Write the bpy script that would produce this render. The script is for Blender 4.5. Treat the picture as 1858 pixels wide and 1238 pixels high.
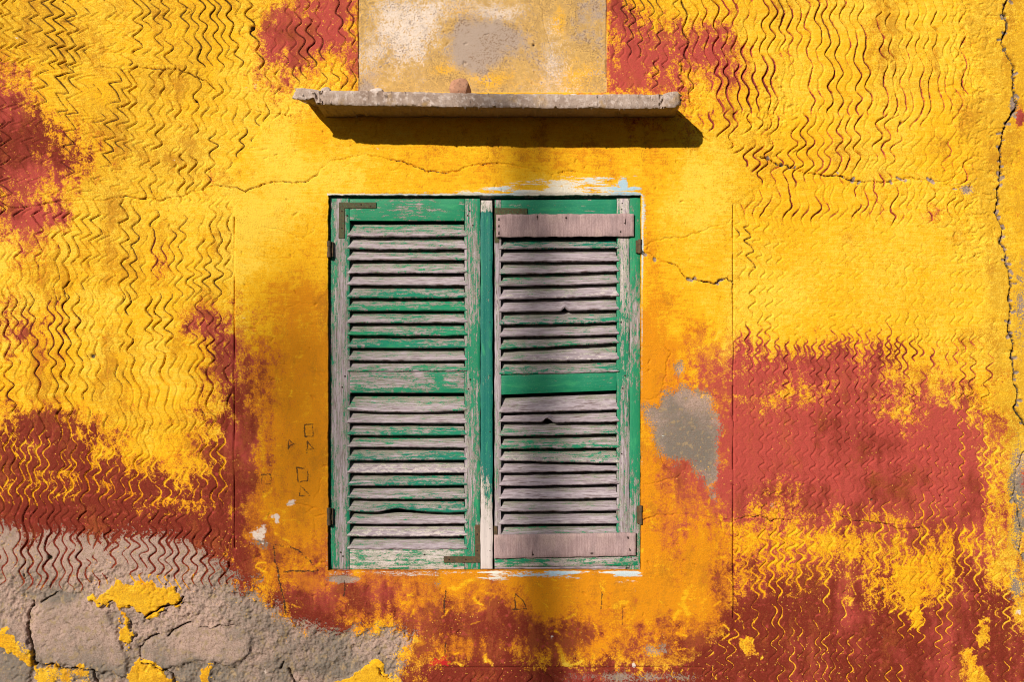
import bpy, math, random
import numpy as np
from mathutils import Vector

for o in list(bpy.data.objects): bpy.data.objects.remove(o)
scene = bpy.context.scene
COL = scene.collection

# ------------------------------------------------------------------ camera, sky, sun, exposure
PX = 570.0            # photograph pixels per metre on the wall plane
CX, CY = 929.0, 619.0
CAMH = 1.63
D = 3.4               # camera to wall, metres
cam = bpy.data.cameras.new('camera'); camo = bpy.data.objects.new('camera', cam); COL.objects.link(camo)
camo.location = (0, -D, CAMH); camo.rotation_euler = (math.radians(90), 0, 0)
cam.sensor_width = 36; cam.lens = 36 * D / (1858 / PX); cam.clip_start = 0.05; cam.clip_end = 2000
scene.camera = camo
SUN = Vector((-60, -97, 54)).normalized()      # towards the sun, from the ledge's shadow
elev = math.asin(SUN.z); rot = math.atan2(SUN.x, SUN.y)
w = bpy.data.worlds.new('World'); scene.world = w; w.use_nodes = True
nt = w.node_tree; bg = nt.nodes['Background']; bg.inputs[1].default_value = 0.05
sky = nt.nodes.new('ShaderNodeTexSky'); sky.sky_type = 'NISHITA'; sky.sun_disc = False
sky.sun_elevation = elev; sky.sun_rotation = rot
nt.links.new(sky.outputs[0], bg.inputs[0])
sl = bpy.data.lights.new('sun', 'SUN'); sl.energy = 4.6; sl.angle = math.radians(0.8); sl.color = (1.0, 0.91, 0.76)
so = bpy.data.objects.new('sun', sl); COL.objects.link(so); so.location = (-4, -6, 6)
so.rotation_euler = SUN.to_track_quat('Z', 'Y').to_euler()
vs = scene.view_settings; vs.view_transform = 'Standard'; vs.look = 'None'; vs.gamma = 1; vs.use_curve_mapping = False
vs.exposure = 0.22
scene.cycles.filter_width = 1.05      # crisp lens

# ------------------------------------------------------------------ helpers
RNG = np.random.default_rng(7)
random.seed(7)
def P(px, py, y=0.0):
    """photograph pixel -> world point on the plane at depth y (0 = wall face)"""
    k = (D + y) / D
    return Vector(((px - CX) / PX * k, y, CAMH + (CY - py) / PX * k))
def tag(o, label=None, cat=None, group=None, kind=None):
    if label: o['label'] = label
    if cat: o['category'] = cat
    if group: o['group'] = group
    if kind: o['kind'] = kind
    return o
def empty(name, loc=(0, 0, 0), parent=None):
    o = bpy.data.objects.new(name, None); COL.objects.link(o); o.location = loc
    o.empty_display_size = 0.1
    if parent: o.parent = parent
    return o
def link(name, me, mat, parent=None):
    o = bpy.data.objects.new(name, me); COL.objects.link(o)
    if mat: me.materials.append(mat)
    if parent: o.parent = parent
    return o
def mesh_np(name, co, quads, attrs=None, smooth=True):
    me = bpy.data.meshes.new(name)
    n = len(co); f = len(quads)
    me.vertices.add(n); me.vertices.foreach_set('co', np.ascontiguousarray(co, np.float32).ravel())
    me.loops.add(f * 4); me.loops.foreach_set('vertex_index', np.ascontiguousarray(quads, np.int32).ravel())
    me.polygons.add(f); me.polygons.foreach_set('loop_start', np.arange(0, f * 4, 4, dtype=np.int32))
    me.polygons.foreach_set('use_smooth', np.full(f, smooth, dtype=bool))
    for k, v in (attrs or {}).items():
        a = me.attributes.new(k, 'FLOAT', 'POINT'); a.data.foreach_set('value', np.ascontiguousarray(v, np.float32))
    me.update(calc_edges=True)
    return me
def py_mesh(name, verts, faces, smooth=False):
    me = bpy.data.meshes.new(name); me.from_pydata([tuple(v) for v in verts], [], faces)
    if smooth: me.polygons.foreach_set('use_smooth', [True] * len(me.polygons))
    me.update(); return me
def sstep(a, b, x):
    t = np.clip((x - a) / (b - a), 0, 1); return t * t * (3 - 2 * t)

# noise on a tensor-product grid (fast)
def lat1(c, s, n):
    t = c / s; i = np.floor(t).astype(int); f = t - i; f = f * f * f * (f * (f * 6 - 15) + 10)
    return i, f.astype(np.float32)
def noise(u, v, su, sv=None, seed=0):
    sv = sv or su
    r = np.random.default_rng(seed)
    iu, fu = lat1(u, su, 0); iv, fv = lat1(v, sv, 0)
    iu0, iv0 = iu.min(), iv.min()
    L = r.random((iv.max() - iv0 + 2, iu.max() - iu0 + 2), dtype=np.float32) * 2 - 1
    iu -= iu0; iv -= iv0
    R = L[iv] * (1 - fv)[:, None] + L[iv + 1] * fv[:, None]
    return R[:, iu] * (1 - fu)[None] + R[:, iu + 1] * fu[None]
def fbm(u, v, s, octv=4, seed=0, gain=0.5, aspect=1.0):
    out = np.zeros((len(v), len(u)), np.float32); a = 1.0; tot = 0
    for k in range(octv):
        out += a * noise(u + 37.7 * k, v + 91.3 * k, s, s * aspect, seed * 131 + k); tot += a * a
        a *= gain; s *= 0.5
    return out / math.sqrt(tot)          # roughly -1..1
LUT = np.random.default_rng(99).random((512, 512), dtype=np.float32) * 2 - 1
def pnoise(x, y):
    """general value noise at arbitrary points"""
    i = np.floor(x).astype(np.int32); j = np.floor(y).astype(np.int32)
    fx = (x - i).astype(np.float32); fy = (y - j).astype(np.float32)
    fx = fx * fx * (3 - 2 * fx); fy = fy * fy * (3 - 2 * fy)
    i0 = i & 511; i1 = (i + 1) & 511; j0 = j & 511; j1 = (j + 1) & 511
    return (LUT[j0, i0] * (1 - fx) + LUT[j0, i1] * fx) * (1 - fy) + (LUT[j1, i0] * (1 - fx) + LUT[j1, i1] * fx) * fy

# ------------------------------------------------------------------ wall grid (in photograph pixels of the wall plane)
WX0, WX1, WY0, WY1 = 595.0, 1163.0, 354.0, 1036.0      # window opening
def lines(lo, hi, a, b, step, snaps):
    dense = np.arange(a, b + step, step)
    m1 = np.arange(a - 140, a - 1, 3.5); m2 = np.arange(b + 4, b + 144, 3.5)
    o1 = np.arange(lo, a - 160, 45); o2 = np.arange(b + 170, hi, 45)
    g = np.unique(np.concatenate([[lo], o1, m1, dense, m2, o2, [hi]]))
    for s in snaps: g[np.argmin(abs(g - s))] = s
    return g
GU = lines(CX - 5.2 * PX, CX + 5.2 * PX, -10, 1868, 1.4, (WX0, WX1))
GV = lines(CY - (4.4 - CAMH) * PX, CY + CAMH * PX, -10, 1248, 1.4, (WY0, WY1))
NU, NV = len(GU), len(GV)
# coarse grid for outlines, resampled to the fine grid
CU = np.arange(-220, 2090, 5.0); CV = np.arange(-220, 1470, 5.0)
def resample(A):
    tu = np.clip((GU - CU[0]) / 5.0, 0, len(CU) - 1.001); tv = np.clip((GV - CV[0]) / 5.0, 0, len(CV) - 1.001)
    iu = tu.astype(int); iv = tv.astype(int); fu = (tu - iu)[None].astype(np.float32); fv = (tv - iv)[:, None].astype(np.float32)
    R = A[iv] * (1 - fv) + A[iv + 1] * fv
    return (R[:, iu] * (1 - fu) + R[:, iu + 1] * fu).astype(np.float32)
def sdf_pts(poly, X, Y):
    p = np.array(poly, float); q = np.roll(p, -1, 0)
    d = np.full(X.shape, 1e9); ins = np.zeros(X.shape, bool)
    for (ax, ay), (bx, by) in zip(p, q):
        ex, ey = bx - ax, by - ay
        t = np.clip(((X - ax) * ex + (Y - ay) * ey) / (ex * ex + ey * ey + 1e-9), 0, 1)
        d = np.minimum(d, (X - ax - t * ex) ** 2 + (Y - ay - t * ey) ** 2)
        c = ((ay <= Y) & (by > Y)) | ((by <= Y) & (ay > Y))
        with np.errstate(divide='ignore', invalid='ignore'):
            xi = ax + (Y - ay) / (by - ay) * ex if by != ay else np.full(X.shape, -1e9)
        ins ^= c & (X < xi)
    d = np.sqrt(d); return np.where(ins, d, -d).astype(np.float32)
CX2, CY2 = np.meshgrid(CU, CV)
def sdf(*polys):
    return resample(np.maximum.reduce([sdf_pts(p, CX2, CY2) for p in polys]))
def blob(x, y, rx, ry=None):
    ry = ry or rx
    return resample(np.exp(-((CX2 - x) / rx) ** 2 - ((CY2 - y) / ry) ** 2).astype(np.float32))
def blobs(lst): return sum(k * blob(x, y, rx, ry) for x, y, rx, ry, k in lst)
def roughen(pts, jit, rng, levels=3):
    pts = [np.array(p, float) for p in pts]
    for l in range(levels):
        out = [pts[0]]
        for a, b in zip(pts, pts[1:]):
            ln = np.linalg.norm(b - a); m = (a + b) / 2
            if ln > 5:
                nrm = np.array([-(b - a)[1], (b - a)[0]]) / ln
                m = m + nrm * rng.normal() * jit * ln / 2 ** 0.5
                out += [m, b]
            else: out += [b]
        pts = out
    return pts
def stroke(acc, pts, width, depth=1.0, vary=0.0, rng=None, power=2):
    """max-blend a soft line of half width `width` px into acc"""
    for k, (a, b) in enumerate(zip(pts, pts[1:])):
        wd = width * (1 + vary * (rng.random() * 2 - 1)) if rng is not None else width
        pad = wd * 2.6 + 2
        i0, i1 = np.searchsorted(GU, [min(a[0], b[0]) - pad, max(a[0], b[0]) + pad])
        j0, j1 = np.searchsorted(GV, [min(a[1], b[1]) - pad, max(a[1], b[1]) + pad])
        if i1 <= i0 or j1 <= j0: continue
        X = GU[None, i0:i1]; Y = GV[j0:j1, None]
        ex, ey = b[0] - a[0], b[1] - a[1]
        t = np.clip(((X - a[0]) * ex + (Y - a[1]) * ey) / (ex * ex + ey * ey + 1e-9), 0, 1)
        d = np.sqrt((X - a[0] - t * ex) ** 2 + (Y - a[1] - t * ey) ** 2)
        v = depth * np.exp(-(d / wd) ** power)
        sub = acc[j0:j1, i0:i1]; np.maximum(sub, v, out=sub)

# --- regions of the wall
PANEL = [(650, -400), (1101, -400), (1101, 168), (650, 168)]
SURR = [(425, 372), (398, 335), (452, 268), (478, 222), (530, 204), (560, 168), (1225, 168), (1240, 205), (1290, 245), (1345, 300), (1378, 335),
        (1330, 372), (1330, 1140), (1250, 1212), (735, 1212), (752, 1152), (700, 1132), (600, 1136), (520, 1112), (480, 1072), (440, 1058), (425, 1040)]
BARE = [(-220, 930), (0, 935), (60, 965), (110, 950), (180, 965), (240, 955), (300, 962), (370, 985), (415, 1012), (440, 1060), (470, 1042), (485, 1075), (520, 1112),
        (600, 1134), (700, 1130), (752, 1150), (736, 1190), (724, 1470), (-220, 1470)]
STRIP = [(1752, -220), (1758, 120), (1772, 260), (1790, 400), (1800, 560), (1806, 700), (1818, 860), (1815, 1010), (1835, 1075), (1858, 1110), (1862, 1470), (2090, 1470), (2090, -220)]
STONES = [[(62, 1112), (78, 1092), (104, 1078), (138, 1082), (172, 1098), (196, 1108), (208, 1140), (220, 1172), (232, 1196), (228, 1228), (180, 1218), (110, 1206), (66, 1204), (58, 1160)],
          [(256, 1196), (256, 1172), (272, 1160), (304, 1152), (336, 1136), (380, 1138), (440, 1140), (458, 1156), (450, 1192), (420, 1208), (360, 1200), (300, 1214)],
          [(-220, 1150), (-20, 1125), (30, 1132), (50, 1140), (52, 1172), (60, 1212), (40, 1300), (-220, 1300)]]
s_panel = sdf(PANEL); s_surr = sdf(SURR); s_bare = sdf(BARE); s_strip = sdf(STRIP)
s_stone = sdf(*STONES)
X = np.broadcast_to(GU[None].astype(np.float32), (NV, NU)); Y = np.broadcast_to(GV[:, None].astype(np.float32), (NV, NU))

n_big = fbm(GU, GV, 260, 4, 1); n_mid = fbm(GU, GV, 70, 5, 2); n_fine = fbm(GU, GV, 18, 4, 3, 0.65); n_tiny = noise(GU, GV, 3.0, seed=4)
n_mid2 = fbm(GU, GV, 90, 5, 5); n_patch = fbm(GU, GV, 40, 5, 6, 0.62)
n_wear = fbm(GU, GV, 55, 6, 73, 0.72)
# --- combed grooves
def wave(t, sharp, skew):
    f = t - np.floor(t)
    tri = np.where(f < skew, f / skew, (1 - f) / (1 - skew)) * 2 - 1
    sn = np.sin(2 * math.pi * (t - 0.25))
    return tri * sharp + sn * (1 - sharp)
groove = np.zeros((NV, NU), np.float32); lip = np.zeros((NV, NU), np.float32)
def comb(box, zmask_full, spacing, lam, amp, sharp, skew, phase, drift, hw, depth, gaps, seed, wander=0.2):
    i0, i1 = np.searchsorted(GU, [box[0], box[2]]); j0, j1 = np.searchsorted(GV, [box[1], box[3]])
    u = GU[i0:i1]; v = GV[j0:j1]
    U, V = X[j0:j1, i0:i1], Y[j0:j1, i0:i1]
    f = lambda q: q(U, V) if callable(q) else q
    ph = f(phase) + 0.55 * fbm(u, v, 210, 2, seed) + 0.15 * fbm(u, v, 40, 2, seed + 5)
    A = f(amp) * (1 + 0.30 * fbm(u, v, 90, 2, seed + 1))
    lamv = f(lam)
    S = spacing
    base = U - f(drift) - 12 * fbm(u, v, 200, 2, seed + 2)
    idx0 = np.floor(base / S + 0.5)
    tooth = 0.18 * pnoise(idx0 * 3.7 + seed, V / 60.0)
    uu = base - A * wave(V / lamv + ph, f(sharp), f(skew))
    idx = np.floor(uu / S + 0.5)
    wob = pnoise(idx * 7.31 + seed * 3.1, V / 55.0 + idx * 0.7) * S * wander
    wob += pnoise(idx * 5.3 + seed, V / 11.0) * S * 0.10 + pnoise(idx * 3.3 + seed, V / 4.0) * 0.5
    gy = np.gradient(uu, v, axis=0); gx = np.gradient(uu, u, axis=1)
    g = np.sqrt(gx * gx + gy * gy).clip(0.35, 4.0)
    sd = (uu - wob - idx * S) / g
    line_str = 0.62 + 0.55 * pnoise(idx * 11.7 + 3 * seed, V / 140.0 + idx)
    inter = pnoise(idx * 2.9 + seed, V / 22.0 + idx * 0.37) * 0.6 + fbm(u, v, 85, 3, seed + 3) * 0.65
    st = sstep(gaps - 0.45, gaps + 0.45, inter) * line_str.clip(0.15, 1.2)
    m = zmask_full[j0:j1, i0:i1] * f(depth) * st
    h = f(hw) * (1 + 0.3 * pnoise(idx + 9.1, V / 30.0))
    prof = np.exp(-(sd / h) ** 2) * m
    lp = np.exp(-((sd - 2.1 * h) / (1.1 * h)) ** 2) * m * 0.05 + np.exp(-((sd + 2.3 * h) / (1.2 * h)) ** 2) * m * 0.02
    sub = groove[j0:j1, i0:i1]; np.maximum(sub, prof, out=sub)
    sub = lip[j0:j1, i0:i1]; np.maximum(sub, lp, out=sub)
soft_out = lambda s, a: sstep(a, -a * 0.2, s)
keep = sstep(2, -10, s_surr + 6 * n_mid) * sstep(1, -4, s_panel) * sstep(10, -26, s_strip + 16 * n_mid)
bare_keep = sstep(1090, 1045, Y + 20 * n_mid + 0.12 * np.maximum(X - 300, 0))
bare_keep = np.where(s_bare > -30, bare_keep, 1.0).astype(np.float32)
zone = (keep * bare_keep).astype(np.float32)
band = lambda a, b, e=6: (sstep(a - e, a + e, Y + 5 * n_mid) * sstep(b + e, b - e, Y + 5 * n_mid)).astype(np.float32)
lblend = lambda U: sstep(330, 120, U)
la = lambda U, V: 8.5 + 8 * lblend(U)
HWL = 1.2
lsh = lambda U, V: 0.15 + 0.75 * sstep(330, 150, U)
lsk = lambda U, V: 0.52 + 0.16 * lblend(U)
LBOX = (-150, 660)
HWL = 1.1
comb((-160, -150, 655, 128), zone * band(-400, 122), 17.5, lambda U, V: 33 - 4 * lblend(U), lambda U, V: 6 + 6 * sstep(380, 140, U), lsh, lsk, 0.1, lambda U, V: 0.10 * V, HWL, 5.6, -0.55, 11)
comb((-160, 118, 655, 368), zone * band(122, 362), 17.5, lambda U, V: 37 - 6 * lblend(U), lambda U, V: 6.5 + 6.5 * lblend(U), lsh, lsk, 0.45, lambda U, V: -0.06 * V, HWL, 5.6, -0.58, 21)
comb((-160, 355, 470, 560), zone * band(364, 545, 25), 17, 38, lambda U, V: 6.5 + 5 * sstep(520, 400, V) * sstep(330, 60, U), lsh, lsk, 0.2, 0.0, HWL, 5.0, -0.5, 31)
comb((-160, 500, 470, 820), zone * band(530, 800, 25), 16.5, 40, 6.0, 0.1, 0.5, 0.7, lambda U, V: 0.05 * V, 1.15, 5.8, -0.65, 41)
comb((-160, 760, 470, 1100), zone * band(795, 1095, 20), 16.5, 38, 6.0, 0.2, 0.56, 0.3, lambda U, V: -0.08 * V, 1.15, 5.0, -0.42, 51)
# second, lighter strokes dragged across the first ones
comb((-160, -150, 655, 366), zone * band(-400, 362), 31, 33, lambda U, V: 9 + 9 * lblend(U), 0.9, 0.7, 0.8, lambda U, V: 0.25 * V, 1.0, 3.4, 0.35, 15)
comb((-160, 360, 470, 1000), zone * band(366, 1000), 27, 48, 8, 0.4, 0.45, 0.25, lambda U, V: -0.12 * V, 1.0, 3.4, 0.35, 25)
comb((1235, -150, 1800, 410), zone * band(-400, 402), 27, 44, 8, 0.35, 0.6, 0.7, lambda U, V: 0.08 * V, 1.0, 3.6, 0.35, 35)
# upper right: long deep combing
comb((1095, -150, 1255, 260), zone * band(-400, 210, 20), 15.5, 28, 5.5, 0.5, 0.6, 0.0, lambda U, V: 0.05 * V, 1.05, 4.6, -0.4, 61)
comb((1235, -150, 1800, 215), zone * band(-400, 205, 10), 17, 50, 5.0, 0.05, 0.5, 0.15, lambda U, V: 0.03 * V, 1.3, 8.0, -0.75, 71)
comb((1235, 195, 1800, 345), zone * band(205, 335, 8), 18, 43, 6.5, 0.1, 0.6, 0.5, lambda U, V: -0.18 * V, 1.25, 7.0, -0.7, 81)
comb((1235, 325, 1800, 420), zone * band(335, 402, 12), 17.5, 50, 6.0, 0.1, 0.6, 0.2, lambda U, V: -0.2 * V, 1.2, 6.0, -0.55, 91)
# right: shallower, smaller chatter
comb((1325, 385, 2010, 640), zone * band(400, 640, 20), 17, 27, 6, 0.5, 0.68, 0.4, 0.0, 1.15, lambda U, V: 2.2 + 2.4 * sstep(1450, 1340, U) + 1.4 * sstep(540, 640, V), -0.35, 101)
comb((1325, 600, 2010, 950), zone * band(615, 945, 15), 15.5, 25, 5.5, 0.55, 0.68, 0.1, 0.0, 1.1, lambda U, V: 4.6 - 1.2 * sstep(720, 780, V), -0.5, 111)
comb((1280, 930, 2010, 1400), zone * band(945, 2000, 8), 17.5, 32, 6.0, 0.15, 0.58, 0.6, lambda U, V: -0.05 * V, 1.25, 3.8, -0.35, 121)
comb((740, 1200, 1330, 1400), zone * band(1216, 2000, 4), 18, 34, 6.5, 0.3, 0.55, 0.1, lambda U, V: 0.1 * V, 1.15, 3.6, -0.5, 131)
groove = groove.astype(np.float32)

# --- cracks
crack = np.zeros((NV, NU), np.float32); hair = np.zeros((NV, NU), np.float32); chips = np.zeros((NV, NU), np.float32)
crng = np.random.default_rng(5)
CR = [([(-160, 126), (0, 122), (60, 128), (125, 127), (190, 122), (250, 122), (325, 126), (362, 142), (400, 172), (440, 182), (470, 203), (500, 206), (525, 212)], 1.3, 5),
      ([(-160, 372), (0, 366), (90, 368), (160, 364), (250, 360), (330, 357), (365, 345), (385, 338), (430, 340), (445, 348), (475, 335), (520, 330), (560, 328), (575, 318), (590, 300), (615, 290), (640, 283), (680, 284), (730, 293), (800, 313), (840, 305), (870, 298), (920, 298), (960, 305), (1000, 318), (1045, 312)], 1.2, 4.5),
      ([(1834, -160), (1830, -10), (1822, 15), (1828, 40), (1818, 80), (1835, 110), (1838, 160), (1846, 190), (1832, 215), (1820, 240), (1816, 280), (1812, 340), (1806, 385), (1820, 415), (1815, 440), (1826, 480), (1835, 520), (1832, 570), (1838, 620), (1840, 680), (1848, 715), (1840, 740), (1860, 772), (1900, 830)], 2.4, 14),
      ([(1870, 810), (1856, 822), (1845, 850), (1842, 890), (1850, 930), (1855, 975), (1850, 1000), (1862, 1020), (1890, 1060)], 1.4, 6),
      ([(1164, 455), (1195, 470), (1225, 480), (1240, 500), (1270, 510), (1320, 505), (1331, 515)], 1.4, 6),
      ([(1164, 452), (1180, 440), (1225, 432), (1290, 412), (1330, 395)], 1.0, 2.5),
      ([(1165, 945), (1200, 935), (1240, 935), (1300, 940), (1360, 938), (1400, 948), (1440, 945), (1480, 940), (1550, 947), (1600, 950), (1625, 960), (1670, 958), (1675, 990), (1690, 1030), (1720, 1070), (1780, 1073), (1850, 1080)], 1.2, 4),
      ([(1380, 285), (1430, 300), (1450, 310), (1480, 315), (1530, 320), (1570, 330), (1640, 325), (1670, 325), (1715, 330), (1740, 352)], 1.5, 6),
      ([(1715, 330), (1745, 310), (1765, 270), (1775, 240), (1820, 232)], 1.0, 3),
      ([(60, 1092), (52, 1112), (50, 1140), (57, 1165), (60, 1185), (64, 1207)], 2.6, 14),
      ([(74, 1094), (90, 1084), (106, 1074)], 1.8, 9),
      ([(64, 1206), (104, 1206), (108, 1213), (150, 1214), (170, 1217), (176, 1242), (170, 1300)], 2.0, 10),
      ([(254, 1194), (252, 1176), (262, 1164), (288, 1152)], 1.6, 8), ([(305, 1155), (325, 1139), (345, 1131)], 2.0, 10),
      ([(262, 1122), (290, 1104), (318, 1100), (332, 1084)], 2.0, 9), ([(188, 1104), (205, 1090)], 1.6, 6),
      ([(258, 1204), (290, 1216), (312, 1224), (319, 1242), (318, 1300)], 2.0, 10),
      ([(362, 1139), (400, 1135), (442, 1140)], 1.2, 5), ([(508, 1216), (514, 1203)], 2.0, 9), ([(524, 1216), (530, 1232), (540, 1250)], 2.2, 9),
      ([(414, 990), (415, 1030), (413, 1060)], 1.1, 5), ([(415, 1032), (400, 1050)], 1.2, 4),
      ([(688, 1214), (690, 1224), (706, 1234)], 1.8, 7), ([(43, 1043), (44, 1052)], 1.8, 7), ([(44, 1042), (64, 1040)], 1.3, 5), ([(306, 1046), (307, 1058)], 1.6, 7),
      ([(975, -10), (985, 20), (988, 50), (998, 80), (1000, 110)], 0.9, 2.5), ([(1228, 208), (1262, 232), (1290, 258)], 1.2, 3),
      ([(590, 462), (560, 440), (540, 430), (480, 412)], 0.9, 1.8), ([(1205, 625), (1218, 640), (1210, 680), (1200, 715), (1195, 740)], 1.0, 2.2),
      ([(1168, 880), (1200, 875), (1225, 868), (1232, 905), (1235, 932)], 1.1, 2.5), ([(1225, 868), (1210, 850), (1198, 822)], 1.0, 2), ([(1225, 868), (1250, 850)], 0.9, 2),
      ([(1205, 697), (1240, 705), (1270, 715), (1300, 720)], 0.9, 2), ([(590, 935), (575, 922), (545, 915), (520, 918)], 0.9, 1.8), ([(588, 935), (570, 940), (572, 975), (566, 980)], 1.1, 2.4),
      ([(570, 905), (580, 890), (582, 870)], 0.8, 1.6)]
for pts, wd, dp in CR:
    rp = roughen(pts, 0.10, crng, 4); q = 0.7
    for a_, b_ in zip(rp, rp[1:]):
        q = float(np.clip(q + crng.normal() * 0.13, 0.12 if dp < 9 else 0.5, 1.15))
        stroke(crack, [a_, b_], max(0.7, wd * 0.64 * (0.5 + 0.5 * q)), dp * (1.9 if dp > 8 else 1.35) * q, 0.3, crng, 3)
        if dp >= 6 and crng.random() < 0.22 * min(1, dp / 9):
            t_ = a_ + crng.normal(size=2) * 2.2; stroke(chips, [t_, t_ + crng.normal(size=2) * 4], crng.uniform(1.6, 3.4), crng.uniform(0.8, 2.6), 0, None, 4)
        if crng.random() < 0.03:
            t_ = a_; g_ = crng.uniform(0, 6.28); br_ = [t_]
            for _ in range(4): g_ += crng.normal() * 0.5; t_ = t_ + 8 * np.array([math.cos(g_), math.sin(g_)]); br_.append(t_)
            stroke(hair, roughen(br_, 0.15, crng, 2), 0.85, 1.4)
for x, a, b in ((1330.5, 372, 1150), (425, 395, 1015), (650.5, -160, 168), (1101, -160, 168)):
    stroke(crack, [(x + crng.normal() * 0.3, y) for y in np.arange(a, b, 30)], 1.05, 4.5, 0.5, crng)
stroke(crack, [(x, 1212 + crng.normal() * 0.6) for x in np.arange(800, 1300, 25)], 1.0, 2.2, 0.5, crng)
stroke(crack, [(1292, 1212), (1293, 1260)], 1.0, 2.2)
for k in range(46):       # random hairline cracks
    x, y = crng.uniform(430, 1820), crng.uniform(200, 1200); a = crng.uniform(0, 6.28); pts = [(x, y)]
    for s in range(crng.integers(3, 7)):
        a += crng.normal() * 0.5; x += 16 * math.cos(a); y += 16 * math.sin(a); pts.append((x, y))
    stroke(hair, roughen(pts, 0.15, crng, 2), 0.9, crng.uniform(0.5, 1.2))
# pits and small holes
pits = np.zeros((NV, NU), np.float32)
for k in range(900):
    x, y = crng.uniform(-10, 1868), crng.uniform(-10, 1248)
    stroke(pits, [(x, y), (x + crng.normal() * 3, y + crng.normal() * 3)], crng.uniform(0.8, 1.5), crng.uniform(0.6, 3.2))
for k in range(520):      # stippled rough strip by the long crack, and the scarred spot in the combing
    if k % 4: x, y = 1765 + crng.normal() * 26, crng.uniform(-10, 480)
    else: x, y = 1405 + crng.normal() * 22, 205 + crng.normal() * 32
    stroke(pits, [(x, y), (x + 5 * crng.normal(), y - abs(crng.normal()) * 5)], crng.uniform(1.0, 1.9), crng.uniform(0.8, 3.0))
for x, y, r, d in ((458, 51, 4, 8), (356, 184, 2.5, 6), (168, 647, 4, 6), (90, 1013, 4, 9), (1070, 80, 3, 2), (968, 81, 2, 6), (1635, 222, 2.5, 6), (845, 113, 1.5, 4), (1582, 908, 2, 6), (1603, 1070, 3, 5), (1707, 901, 1.5, 4)):
    stroke(pits, [(x, y), (x + 0.5, y)], r, d)
for k in range(420):
    x, y = crng.uniform(-10, 740), crng.uniform(1010, 1248)
    if y < 1000 + 0.0 * x or (x > 480 and y < 1110): continue
    stroke(pits, [(x, y), (x + 4 * crng.normal(), y - abs(crng.normal()) * 4)], crng.uniform(1.0, 2.2), crng.uniform(0.6, 2.6))

# --- paint: coverage fields (sdf in units of 40 px, plus noise)
R1 = [(-220, 105), (0, 128), (45, 165), (75, 215), (110, 250), (150, 290), (134, 330), (100, 358), (60, 368), (-220, 372)]
R2 = [(525, 38), (560, 8), (600, -40), (652, -60), (652, 100), (640, 118), (565, 122), (525, 105), (510, 70)]
R3 = [(1101, -60), (1125, -15), (1145, 20), (1190, 48), (1235, 62), (1300, 82), (1315, 112), (1245, 128), (1232, 170), (1101, 170)]
R4 = [(1240, 940), (1262, 720), (1282, 655), (1300, 655), (1312, 712), (1380, 722), (1430, 704), (1500, 694), (1535, 650), (1575, 648), (1585, 702), (1640, 742), (1690, 708), (1762, 722), (1800, 785), (1812, 870),
      (1815, 1020), (1850, 1100), (1862, 1470), (735, 1470), (735, 1165), (770, 1140), (850, 1118), (905, 1106), (930, 1150), (975, 1185), (1050, 1168), (1130, 1180), (1240, 1165), (1290, 1128), (1318, 1062), (1320, 1000), (1300, 945)]
R5 = [(-220, 860), (0, 850), (60, 830), (150, 830), (240, 868), (350, 885), (420, 850), (426, 590), (432, 580), (452, 620), (463, 690), (455, 760), (466, 820), (452, 900), (452, 1000), (490, 1060), (470, 1100), (300, 1100), (0, 1100), (-220, 1100)]
R6 = [(488, 1062), (520, 1040), (590, 1046), (640, 1070), (720, 1062), (712, 1092), (650, 1112), (660, 1190), (520, 1180), (470, 1090)]
YB = [(1160, 950), (1240, 940), (1300, 945), (1370, 935), (1395, 893), (1425, 900), (1440, 935), (1560, 942), (1665, 952), (1680, 1000), (1692, 1040), (1640, 1058), (1560, 1048), (1480, 1030), (1390, 1022), (1330, 1048), (1290, 1130), (1240, 1150), (1160, 1140)]
YS = [[(1625, 1030), (1662, 1030), (1680, 1080), (1668, 1140), (1655, 1138), (1645, 1090), (1628, 1070)], [(1740, 1180), (1765, 1175), (1790, 1238), (1800, 1300), (1760, 1300)],
      [(1345, 1160), (1362, 1165), (1378, 1195), (1355, 1190)], [(1775, 1130), (1790, 1125), (1788, 1165), (1772, 1178)]]
s_yb = sdf(YB); s_ys = sdf(*YS)
red = sdf(R1, R2, R3, R4, R5, R6)
red = np.minimum(red, np.where(s_yb > -60, -s_yb * 1.0 + 4, 99))
red = np.clip(red / np.where(s_surr > -6, 62.0, 50.0), -2.2, 2.2)
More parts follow.
